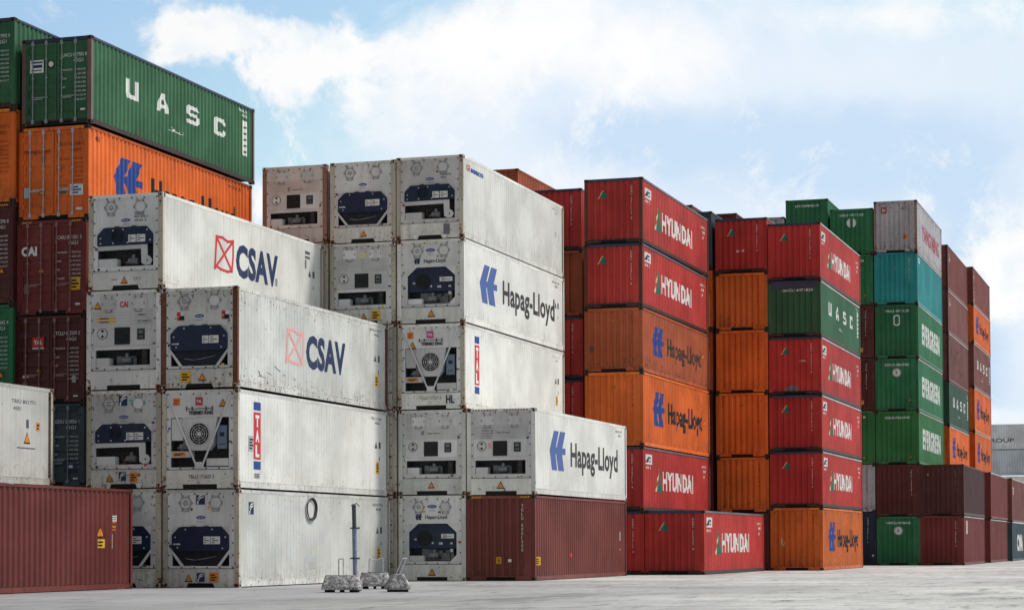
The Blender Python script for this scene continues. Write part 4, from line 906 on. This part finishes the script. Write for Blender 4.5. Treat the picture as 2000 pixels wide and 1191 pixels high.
# ================================================================== FAR ROW: E stacks
YE = 123.
zz = [20.58, 17.64, 14.70, 11.66, 8.68, 5.68, 2.76, 0]
cs = ['oldwhite', 'teal', 'evergreen', 'evergreen', 'brightgreen', 'darkmaroon', 'evergreen']
labs = ['dirty white container with faded red YANG MING lettering on top of the teal one', 'teal container under the dirty white one', 'EVERGREEN container with white bracket marks on its end, under the teal one',
        'EVERGREEN container with round white emblem, middle of the three EVERGREEN ones', 'bright green EVERGREEN container without emblem, lowest of the three EVERGREEN ones', 'dark maroon container end resting on the ground level green one', 'green container with round white emblem standing on the ground']
for i, c in enumerate(cs):
    H = Hof(zz[i], zz[i+1]); t = dry('shipping_container', labs[i], -15.03, YE, zz[i+1], H, c, G_DRY, far=True, postm=paint('rust_white_post', (.38,.26,.20), .5, .8) if i == 0 else None)
    if i in (2, 3, 4): art_evergreen_side(t, H)
    if i == 0:
        apply_art('lettering', t, fit(text_uv('YANG MING', .05), 2.3, 1.0, 8.6, .85), 'side', ink('faded_crimson', (.38,.09,.12), .4), 'side'); s = apply_art('emblem', t, rect(.42, H-.70, .32, .36), 'end', ink('crimson', (.35,.04,.09)), 'end'); apply_art('emblem_core', s, merge(rect(.5, H-.62, .05, .2), rect(.61, H-.62, .05, .2), rect(.5, H-.54, .16, .04)), 'end', INKW(), 'end', .008)
        warn(t, 'end', 1.63, H-.40, .20, 'end'); art_vnum(t, H, 'YMLU 800', 1.95, INKG()); sticker(t, 'end', 1.62, .72, .26, .30, INKO(), 3, 'end')
    if i == 1: art_vnum(t, H, 'YMLU 505142 7'); warn(t, 'end', 1.18, H-.85, .16, 'end'); apply_art('lettering', t, fit(text_uv('YANGMING', .03), .6, H-.55, .7, .3), 'side', INKW(), 'side'); apply_art('lettering', t, vtext('YANG MING LINE', .45, H-.2, .13, 'side'), 'side', INKW(), 'side')
    if i == 2: art_top_number(t, H, 'TRIU 871120'); apply_art('bracket_mark', t, shapes(stroke([[(.4,1),(.1,.9),(.05,.7),(.1,.5),(.05,.3),(.1,.1),(.4,0)],[(.6,1),(.9,.9),(.95,.7),(.9,.5),(.95,.3),(.9,.1),(.6,0)]], .16), 1.05, H-1.16, .34, .55), 'end', INKW(), 'end')
    if i == 3: art_top_number(t, H, 'EITU1486780'); art_round_emblem(t, H); warn(t, 'end', 1.94, .62, .17, 'end')
    if i == 4: art_top_number(t, H, 'EGHU9261030'); warn(t, 'end', 1.94, .42, .17, 'end')
    if i == 5: art_vnum(t, H, 'TRLU 729505 5')
    if i == 6: art_top_number(t, H, 'HMCU1078455'); art_round_emblem(t, H)
zz = [20.25, 17.62, 14.72, 11.72, 8.74, 5.70, 3.01, 0]
cs = ['evergreen', 'evergreen', 'darkmaroon', 'darkmaroon', 'brightgreen', 'oldwhite', 'navy']
labs = ['green container with split white oval emblem left of the dirty white one', 'green container end half hidden below the split emblem one', 'maroon container end strip beside the bracket marked EVERGREEN one', 'maroon container end strip with yellow sticker beside the middle EVERGREEN one',
        'bright green container end strip with small warning triangle', 'pale grey container end strip with rusty edge near the ground', 'navy container end strip standing on the ground']
for i, c in enumerate(cs):
    H = Hof(zz[i], zz[i+1]); t = dry('shipping_container', labs[i], -17.51, YE, zz[i+1], H, c, G_DRY, far=True)
    if i == 0: art_top_number(t, H, 'EISU 957130'); art_round_emblem(t, H, split=True, r=.27)
    if i == 1: art_top_number(t, H, 'EISU 987110'); warn(t, 'end', 1.95, .55, .16, 'end')
    if i in (2, 3): art_vnum(t, H, 'TCLU 402312 0'); sticker(t, 'end', 1.35, .35, .45, .22, INKY(), 2, 'end')
    if i == 4: art_top_number(t, H, 'EGHU 91 0'); warn(t, 'end', 1.8, .38, .18, 'end')
    if i == 5: art_vnum(t, H, 'GATU 803244', mat=INKG())
    if i == 6: art_vnum(t, H, 'CAXU 920117 2'); apply_art('sticker', t, rect(2.2, .5, .12, .10), 'end', INKW(), 'end')
t = dry('shipping_container', 'highest green container above the two red ones at right of centre', -20.06, YE, 17.92, 2.97, 'evergreen', G_DRY, far=True); art_top_number(t, 2.97, 'EITU8084610')
t = dry('shipping_container', 'pale grey container top peeking out left of the highest green one', -22.58, YE, 17.12, 2.85, 'oldwhite', G_DRY, far=True)
t = dry('shipping_container', 'maroon container top peeking over the red one with green triangle', -25.37, YE, 17.38, 2.95, 'darkmaroon', G_DRY, far=True)
t = dry('shipping_container', 'brown container corner peeking over the topmost HYUNDAI side', -27.96, YE, 17.94, 3.0, 'palebrown', G_DRY, far=True)
# F
t = dry('shipping_container', 'dark brown container atop another at right, its side greenish brown', -12.58, YE, 2.78, Hof(5.65, 2.78), 'darkbrown', G_DRY, far=True); warn(t, 'end', .45, 2.3, .16, 'end'); art_vnum(t, 2.85, 'FSCU 410 1', mat=ink('dim_lettering', (.3,.25,.24)))
t = dry('shipping_container', 'maroon container on the ground with pale side label, right of the green one', -12.60, YE, 0, Hof(2.78, 0), 'maroon', G_DRY, far=True); art_vnum(t, 2.76, 'FCIU 281509 2'); apply_art('label_plate', t, rect(1.2, 1.75, .9, .75), 'side', ink('pale_label', (.5,.45,.43)), 'side')
t = dry('shipping_container', 'upper maroon container of the second last pair at the right edge', -12.58, 139., 2.77, Hof(5.70, 2.77), 'maroon', G_DRY, far=True)
t = dry('shipping_container', 'ground level maroon container of the second last pair at the right edge', -12.60, 139., 0, Hof(2.77, 0), 'maroon', G_DRY, far=True)
t = dry('shipping_container', 'reddish container cut by the right picture edge, on a navy one', -12.35, 152.3, 2.68, Hof(5.70, 2.68), 'palebrown', G_DRY, far=True); apply_art('lettering', t, fit(text_uv('TEX', .03), .7, 1.9, .9, .5), 'side', INKW(), 'side')
t = dry('shipping_container', 'navy container with white lettering cut by the right picture edge at ground level', -12.37, 152.3, 0, Hof(2.68, 0), 'slate', G_DRY, far=True); apply_art('lettering', t, fit(text_uv('CMA', .05), 4.2, .75, 5., 1.1), 'side', INKW(), 'side')
# P, Q
zz = [19.88, 17.08, 14.39, 11.35, 8.57, 5.79]
for i, (c, lab) in enumerate((('darkmaroon', 'topmost dull purple brown container of the second last tall column at right'), ('maroon', 'reddish brown container with small white letters second from top in the second last column'), ('palebrown', 'scratched brown container above the dark green UASC one at far right'),
        ('greygreen', 'dark green UASC container far right between brown and orange ones'), ('orange', 'orange Hapag-Lloyd container below the far right dark green UASC one'))):
    H = Hof(zz[i], zz[i+1]); t = dry('shipping_container', lab, -14.86, 137., zz[i+1], H, {'darkmaroon': 'brown', 'maroon': 'palebrown'}.get(c, c), G_DRY, far=True, postm=pal('darkmaroon') if i < 3 else None)
    if i == 3: art_uasc_side(t, H)
    if i == 4: art_hapag_side(t, H, 'side')
    if i in (0, 1): apply_art('lettering', t, fit(text_uv('CAI', .03), .7, H-.9, .9, .42), 'side', ink('pale_label', (.5,.45,.43)), 'side')
    if i == 2: apply_art('scratches', t, shapes(stroke([[(.1,.9),(.14,.6)],[(.25,.95),(.3,.8)],[(.35,.9),(.4,.55)],[(.5,.95),(.52,.8)],[(.6,.3),(.63,.1)],[(.7,.35),(.74,.12)],[(.3,.7),(.33,.4)],[(.85,.3),(.86,.1)]], .02), .6, .4, 9., 2.1), 'side', ink('scratch_dark', (.06,.02,.02)), 'side')
zz = [20.03, 17.47, 14.87, 11.83, 8.82, 5.92]
for i, (c, lab) in enumerate((('brown', 'topmost brown container of the rightmost tall column with vertical white letters'), ('orange', 'highest orange Hapag-Lloyd container of the rightmost tall column'), ('palebrown', 'brown container lettered UASC between orange ones in the rightmost column'),
        ('orange', 'orange Hapag-Lloyd container directly below the brown UASC one'), ('orange', 'lowest orange Hapag-Lloyd container of the rightmost column, vivid colour'))):
    H = Hof(zz[i], zz[i+1]); t = dry('shipping_container', lab, -14.55, 149.7, zz[i+1], H, c, G_DRY, far=True)
    if i in (1, 3, 4): art_hapag_side(t, H, 'side')
    if i == 2: art_uasc_side(t, H)
    if i == 0: apply_art('lettering', t, vtext('TEX 4821', .9, H-.25, .2, 'side'), 'side', INKW(), 'side')
# distant pale containers lying across
for i, (x, z0, c, lab) in enumerate(((-24.2+3.6, 11.35, 'grey', 'far pale grey container lettered GROUP at the right edge'), (-24.2+6.6, 8.60, 'bluewhite', 'far blue grey container beneath the pale one lettered GROUP'), (-24.2+6.6, 5.75, 'cream', 'far white container mostly hidden at the bottom of the distant stack'), (-24.2+18.6, 11.35, 'cream', 'far beige container beyond the pale one lettered GROUP'))):
    t = thing('shipping_container', lab, 'container', (x-8., 240., z0), R(-90), G_DRY)
    H = 2.7; m = paint('far_%s_paint' % c, {'grey': (.70,.71,.73), 'bluewhite': (.52,.56,.61), 'cream': (.74,.72,.66)}[c], .2, .05)
    frame(t, H, LEN, m, m, m); walls(t, H, LEN, m, SIDE_P, SIDE_X)
    if i == 0: apply_art('lettering', t, fit(text_uv(('GROUP', 'CP G')[i], .02), (6.3, 3.9)[i], .75, (3.2, 2.6)[i], .42), 'side', INKG(), 'side')
    if i == 1: warn(t, 'side', 10.4, 1.8, .5, 'side')

# ================================================================== BALLAST BLOCKS AND POLE
FLAKE, nt, b = new_mat('flaking_paint_concrete'); n = N(nt)
tc = n.n('ShaderNodeTexCoord'); P = tc.outputs['Object']
a = n.noise(P, 7., 6, .75); a2 = n.noise(P, 16., 6, .7)
base = n.mix(n.ramp(a, .44, .54), (.50,.49,.50,1), (.21,.20,.20,1)); base = n.mix(n.ramp(a2, .53, .60), base, (.07,.068,.07,1))
n.put(b.inputs['Base Color'], base); b.inputs['Roughness'].default_value = .85
bp = n.n('ShaderNodeBump'); bp.inputs['Strength'].default_value = .7; bp.inputs['Distance'].default_value = .03; n.put(bp.inputs['Height'], a); n.put(b.inputs['Normal'], bp.outputs[0])
HAND = plain('pale_handle', (.50,.51,.54), .5); RUB = plain('black_rubber', (.014,.014,.014), .8)
def block(label, loc, rz, handle, wd=.92, dp=.58, hh=.37):
    t = thing('ballast_block', label, 'ballast block', loc, rz, 'ballast blocks on the quay')
    def b(mb):
        w, d, z0, z1 = wd/2, dp/2, .07, .07+hh; w2, d2 = w*.84, d*.42; zm = z0+.07
        vs = []
        for ww, dd, z in ((w, d, z0), (w*1.0, d*1.0, zm), (w2, d2, z1)):
            c = .045
            for x, y in ((-ww+c,-dd),(ww-c,-dd),(ww,-dd+c),(ww,dd-c),(ww-c,dd),(-ww+c,dd),(-ww,dd-c),(-ww,-dd+c)): vs.append((x+random.uniform(-.006,.006), y+random.uniform(-.006,.006), z+random.uniform(-.006,.006)))
        fs = [tuple(range(7, -1, -1)), tuple(range(16, 24))]
        for k in (0, 8): fs += [(k+i, k+(i+1) % 8, k+8+(i+1) % 8, k+8+i) for i in range(8)]
        mb.add(vs, fs)
    part('concrete_body', t, (label,), b, FLAKE)
    for x in (-wd*.32, 0, wd*.32):
        part('foot', t, (x, wd, dp), lambda mb: mb.box(x-.10 if x else -.03, x+.10 if x else .03, -dp*.38, dp*.38, 0, .075), RUB)
    handle(t, .07+hh)
    return t
def h_narrow(t, z): part('handle', t, 'n', lambda mb: mb.tube([(-.09,0,z-.03),(-.09,0,z+.40),(-.05,0,z+.42),(.03,0,z+.42),(.03,0,z+.02)], .018, 6), HAND)
def h_wide(t, z): part('handle', t, 'w', lambda mb: mb.tube([(-.16,0,z-.03),(-.16,0,z+.30),(-.14,0,z+.40),(-.06,0,z+.35),(.06,0,z+.34),(.14,0,z+.38),(.22,0,z+.40),(.22,0,z-.03)], .017, 6), HAND); part('handle_base', t, 'w', lambda mb: mb.box(-.2, .26, -.08, .08, z-.004, z+.02), plain('grey_casing', (.20,.21,.23), .6))
def h_lean(t, z): part('handle', t, 'l', lambda mb: mb.tube([(0,-.05,z-.03),(.02,.10,z+.36),(.02,.14,z+.40),(-.02,.24,z+.40),(-.02,.20,z+.34),(0,.05,z-.03)], .016, 6), HAND)
block('left flaking concrete ballast block with a thin upright handle, beside the pole', (-21.09, 52.0, 0), R(14), h_narrow, 1.0, .62)
block('rear ballast block with a wide dipped pale handle, right behind the pole', (-21.86, 56.3, 0), R(18), h_wide, .88, .55, .38)
block('right ballast block seen end on with its pale handle leaning right', (-19.83, 52.7, 0), R(-62), h_lean, .70, .62, .39)
t = thing('clamped_pole', 'upright blue grey pole with two clamps and hooked top among the ballast blocks', 'pole', (-21.36, 53.6, 0))
PB = plain('pole_blue_grey', (.24,.27,.38), .45, .2); PD = plain('pole_dark', (.08,.09,.10), .5, .3)
part('lower_tube', t, 0, lambda mb: mb.bar((.0,0,.03), (-.03,0,1.66), .062, 14), PB)
part('upper_tube', t, 0, lambda mb: mb.bar((-.03,0,1.66), (-.045,0,2.27), .056, 14), PD)
for z_ in (.86, 1.66):
    part('clamp', t, z_, lambda mb: (mb.bar((-.02,0,z_-.02), (-.02,0,z_+.02), .085, 12), mb.box(-.15, .11, -.02, .02, z_-.016, z_+.016), mb.bar((.10,0,z_-.03), (.10,0,z_+.03), .018, 8)), PD)
part('hook', t, 0, lambda mb: mb.tube([(-.12,0,2.25),(-.07,0,2.29),(-.02,0,2.28),(.02,0,2.32),(.09,0,2.26),(.11,0,2.22)], .012, 6), PD)
part('foot_plate', t, 0, lambda mb: mb.bar((0,0,0), (0,0,.03), .16, 14), PD)

# ================================================================== GROUND
gm, nt, b = new_mat('quay_concrete'); n = N(nt)
g = n.n('ShaderNodeNewGeometry'); P = g.outputs['Position']
n1 = n.noise(P, .12, 5, .6); n2 = n.noise(n.vmath('MULTIPLY', P, (.9, .14, 1.)), 1., 8, .72); n3 = n.noise(n.vmath('MULTIPLY', P, (1., .22, 1.)), 4.5, 7, .75); n4 = n.noise(n.vmath('MULTIPLY', P, (.12, .10, 1.)), 1., 7, .68)
base = n.mix(n.ramp(n1, .35, .65), (.40,.395,.385,1), (.58,.575,.56,1)); base = n.mix(n.math('MULTIPLY', n.ramp(n2, .50, .72), .45), base, (.25,.245,.24,1))
base = n.mix(n.math('MULTIPLY', n.ramp(n4, .55, .7), .5), base, (.27,.265,.26,1)); base = n.mix(n.math('MULTIPLY', n.ramp(n3, .5, .72), .55), base, (.20,.195,.19,1))
# cloud shade painted into the concrete colour, strongest at near left
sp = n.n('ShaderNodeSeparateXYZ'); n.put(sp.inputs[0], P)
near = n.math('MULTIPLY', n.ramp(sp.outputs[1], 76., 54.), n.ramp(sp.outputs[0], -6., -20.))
cloud_shade_mask = near
n5 = n.noise(n.vmath('MULTIPLY', P, (1.6, .30, 1.)), 1., 9, .78); n6 = n.noise(n.vmath('MULTIPLY', P, (.30, .07, 1.)), 1., 8, .7)
base = n.mix(n.math('MULTIPLY', n.ramp(n5, .53, .64), .7), base, (.11,.107,.10,1)); base = n.mix(n.math('MULTIPLY', n.ramp(n6, .55, .66), .65), base, (.15,.15,.15,1))
ca, sa = math.cos(.45), math.sin(.45)
rx = n.math('ADD', n.math('MULTIPLY', sp.outputs[0], ca), n.math('MULTIPLY', sp.outputs[1], sa)); ry = n.math('SUBTRACT', n.math('MULTIPLY', sp.outputs[1], ca), n.math('MULTIPLY', sp.outputs[0], sa))
tv = n.n('ShaderNodeCombineXYZ'); n.put(tv.inputs[0], n.math('MULTIPLY', rx, .03)); n.put(tv.inputs[1], n.math('MULTIPLY', ry, 1.5))
trk = n.math('MULTIPLY', n.ramp(n.noise(tv.outputs[0], 1., 3, .5), .56, .66), n.ramp(n5, .35, .6))
base = n.mix(n.math('MULTIPLY', trk, .6), base, (.12,.12,.125,1))
spot = n.noise(n.vmath('ADD', P, (40., 7., 0.)), .9, 3, .5); base = n.mix(n.math('MULTIPLY', n.ramp(spot, .70, .76), .7), base, (.09,.088,.085,1))
base = n.mix(n.math('MULTIPLY', cloud_shade_mask, .62), base, n.mix(1., base, (.36,.365,.40,1), 'MULTIPLY'))
base = n.mix(n.math('MULTIPLY', n.ramp(n.noise(P, .05, 3), .5, .62), .35), base, (.36,.36,.40,1))
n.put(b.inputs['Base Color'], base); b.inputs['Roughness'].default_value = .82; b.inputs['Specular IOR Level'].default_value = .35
bp = n.n('ShaderNodeBump'); bp.inputs['Strength'].default_value = .5; bp.inputs['Distance'].default_value = .02; n.put(bp.inputs['Height'], n3); n.put(b.inputs['Normal'], bp.outputs[0])
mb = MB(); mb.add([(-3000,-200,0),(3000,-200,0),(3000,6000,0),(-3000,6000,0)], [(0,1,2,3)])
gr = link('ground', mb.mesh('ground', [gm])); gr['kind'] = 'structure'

# ================================================================== CAMERA
F, yaw, pitch, roll, ch, sy = 4242.11, .3071972, .0368118, -.0036339, 1.17892, 313.267
cd = bpy.data.cameras.new('camera'); cam = bpy.data.objects.new('camera', cd); COL.objects.link(cam); S.camera = cam
fw = Vector((-math.sin(yaw)*math.cos(pitch), math.cos(yaw)*math.cos(pitch), math.sin(pitch)))
rt = Vector((math.cos(yaw), math.sin(yaw), 0)); up = rt.cross(fw)
r2 = math.cos(roll)*rt+math.sin(roll)*up; u2 = -math.sin(roll)*rt+math.cos(roll)*up
cam.matrix_world = Matrix((( r2.x, u2.x, -fw.x, 0), (r2.y, u2.y, -fw.y, 0), (r2.z, u2.z, -fw.z, ch), (0, 0, 0, 1)))
cd.sensor_width = 36; cd.lens = F/2000*36; cd.shift_y = sy/2000; cd.clip_end = 9000; cd.clip_start = .5

# ================================================================== LIGHT
sd = Vector((.74, .37, 1.10)).normalized()
el = math.asin(sd.z); az = math.atan2(sd.x, sd.y)
sl = bpy.data.lights.new('sun', 'SUN'); sl.energy = 3.4; sl.angle = R(6); sl.color = (1, .955, .89)
so = bpy.data.objects.new('sun', sl); COL.objects.link(so); so.rotation_euler = (-sd).to_track_quat('-Z', 'Y').to_euler(); so.location = (0, 0, 50)
wd_ = bpy.data.worlds.new('World'); S.world = wd_; wd_.use_nodes = True
nt = wd_.node_tree; nt.nodes.clear(); n = N(nt)
sky = n.n('ShaderNodeTexSky', sky_type='NISHITA'); sky.sun_disc = False; sky.sun_elevation = el; sky.sun_rotation = az; sky.dust_density = 1.5
out = n.n('ShaderNodeOutputWorld'); bg = n.n('ShaderNodeBackground'); nt.links.new(bg.outputs[0], out.inputs[0])
tc = n.n('ShaderNodeTexCoord'); D = tc.outputs['Generated']
sp = n.n('ShaderNodeSeparateXYZ'); n.put(sp.inputs[0], n.vmath('NORMALIZE', D))
AZ = n.math('MULTIPLY', n.math('ARCTAN2', sp.outputs[0], sp.outputs[1]), 57.29578); EL = n.math('MULTIPLY', n.math('ARCSINE', sp.outputs[2]), 57.29578)
def sky_at(px, py): return math.degrees(math.atan((px-1000)/F)-yaw), math.degrees(math.atan((1055-py)/F*math.cos(math.atan((px-1000)/F))))
wv = n.n('ShaderNodeTexNoise'); n.put(wv.inputs['Vector'], D); wv.inputs['Scale'].default_value = 14.; wv.inputs['Detail'].default_value = 4
DW = n.vmath('ADD', D, n.vmath('MULTIPLY', n.vmath('SUBTRACT', wv.outputs[1], (.5,.5,.5)), (.05,.05,.05)))
w1 = n.noise(DW, 13., 10, .62); w2 = n.noise(DW, 38., 8, .66); w3 = n.noise(D, 5., 5, .55)
def blob(px, py, sx, sy_, tilt=0.):
    a0, e0 = sky_at(px, py); k = 57.29578/F; sx, sy_ = sx*k, sy_*k
    da = n.math('SUBTRACT', AZ, a0); de = n.math('SUBTRACT', EL, e0)
    if tilt:
        c, s_ = math.cos(tilt), math.sin(tilt)
        da, de = n.math('ADD', n.math('MULTIPLY', da, c), n.math('MULTIPLY', de, s_)), n.math('SUBTRACT', n.math('MULTIPLY', de, c), n.math('MULTIPLY', da, s_))
    q = n.math('ADD', n.math('POWER', n.math('ABSOLUTE', n.math('DIVIDE', da, sx)), 2.), n.math('POWER', n.math('ABSOLUTE', n.math('DIVIDE', de, sy_)), 2.))
    return n.math('EXPONENT', n.math('MULTIPLY', q, -1.))
def total(lst):
    o = lst[0]
    for x in lst[1:]: o = n.math('ADD', o, x)
    return o
base = n.mix(1., sky.outputs[0], (.10, .10, .10, 1), 'MULTIPLY')
haze = n.mix(n.ramp(n.math('ADD', EL, n.math('MULTIPLY', n.math('ADD', AZ, 31.), -.25)), 14., 7.), (.44,.68,.95,1), (.60,.86,.97,1))
base = n.mix(.88, base, haze)
off = n.ramp(n.math('ABSOLUTE', n.math('ADD', AZ, 17.6)), 14., 24.)   # outside the photographed part of the sky: broken cloud
offm = n.math('ADD', n.math('MULTIPLY', off, .5), n.math('MULTIPLY', n.ramp(EL, 15., 22.), .4))
c1 = n.math('SUBTRACT', w1, .5); c2 = n.math('SUBTRACT', w2, .5); c3 = n.math('SUBTRACT', w3, .5)
veil = n.math('ADD', total([blob(1400, 180, 640, 330), blob(2050, 700, 330, 420), n.math('MULTIPLY', blob(900, 300, 220, 200), .5)]), offm)
vm = n.ramp(n.math('ADD', veil, n.math('MULTIPLY', c1, 1.2)), .10, .85)
col = n.mix(vm, base, (.80,.885,.985,1))
grey = total([blob(1620, 290, 420, 120), n.math('MULTIPLY', blob(1900, 620, 90, 260), .9), n.math('MULTIPLY', blob(1250, 260, 160, 60), .5), n.math('MULTIPLY', blob(1000, 100, 60, 60), .4), n.math('MULTIPLY', blob(1500, 40, 60, 60), .4)])
gm_ = n.ramp(n.math('ADD', grey, n.math('ADD', n.math('MULTIPLY', c3, 1.1), n.math('MULTIPLY', c1, 1.8))), .12, .92)
col = n.mix(gm_, col, (.60,.755,.94,1))
soft = total([blob(820, 150, 180, 130), blob(1000, 40, 260, 90), blob(1330, 110, 170, 90), blob(1780, 15, 330, 60), n.math('MULTIPLY', blob(1150, 330, 160, 60), .6), n.math('MULTIPLY', blob(1420, 360, 120, 50), .5)])
sm = n.ramp(n.math('ADD', soft, n.math('ADD', n.math('MULTIPLY', c1, 2.3), n.math('MULTIPLY', c2, 1.5))), .26, 1.3)
col = n.mix(sm, col, (1.,1.,1.,1))
puff = total([blob(400, 35, 120, 38, .1), blob(560, 90, 130, 60), n.math('MULTIPLY', blob(570, 160, 60, 60), .9), n.math('MULTIPLY', blob(690, 60, 70, 70), .9), n.math('MULTIPLY', blob(720, 190, 80, 60), .8), n.math('MULTIPLY', blob(870, 270, 42, 34), .9), n.math('MULTIPLY', blob(300, 95, 60, 16, .3), .8),
              blob(1985, 470, 70, 90), n.math('MULTIPLY', blob(1970, 590, 70, 80), .8), n.math('MULTIPLY', blob(1990, 812, 110, 22), 1.), n.math('MULTIPLY', blob(510, 380, 26, 50), .8)])
puff = n.math('ADD', puff, n.math('MULTIPLY', off, .35))
pm = n.ramp(n.math('ADD', puff, n.math('ADD', n.math('MULTIPLY', c1, 2.9), n.math('MULTIPLY', c2, 2.2))), .24, .90)
pcol = n.mix(n.ramp(n.noise(DW, 20., 5, .6), .38, .55), (.84,.92,.98,1), (1.0,1.0,1.0,1))
col = n.mix(pm, col, pcol)
# unseen sky dimmed behind the camera, left and overhead, to darken end faces
dk_ = n.math('MULTIPLY', n.ramp(n.math('ADD', sp.outputs[1], n.math('MULTIPLY', sp.outputs[0], .75)), .75, -.75, 1., .31), n.ramp(EL, 22., 60., 1., .62))
col = n.mix(1., col, n.mix(dk_, (.06,.035,.0,1), (1,1,1,1)), 'MULTIPLY')
# below the horizon
col = n.mix(n.ramp(EL, 0., -2.), col, (.35,.35,.35,1))
n.put(bg.inputs[0], col); bg.inputs[1].default_value = 1.

S.render.engine = 'CYCLES'
S.view_settings.view_transform = 'Standard'; S.view_settings.look = 'None'; S.view_settings.exposure = 0; S.view_settings.gamma = 1
S.cycles.max_bounces = 5
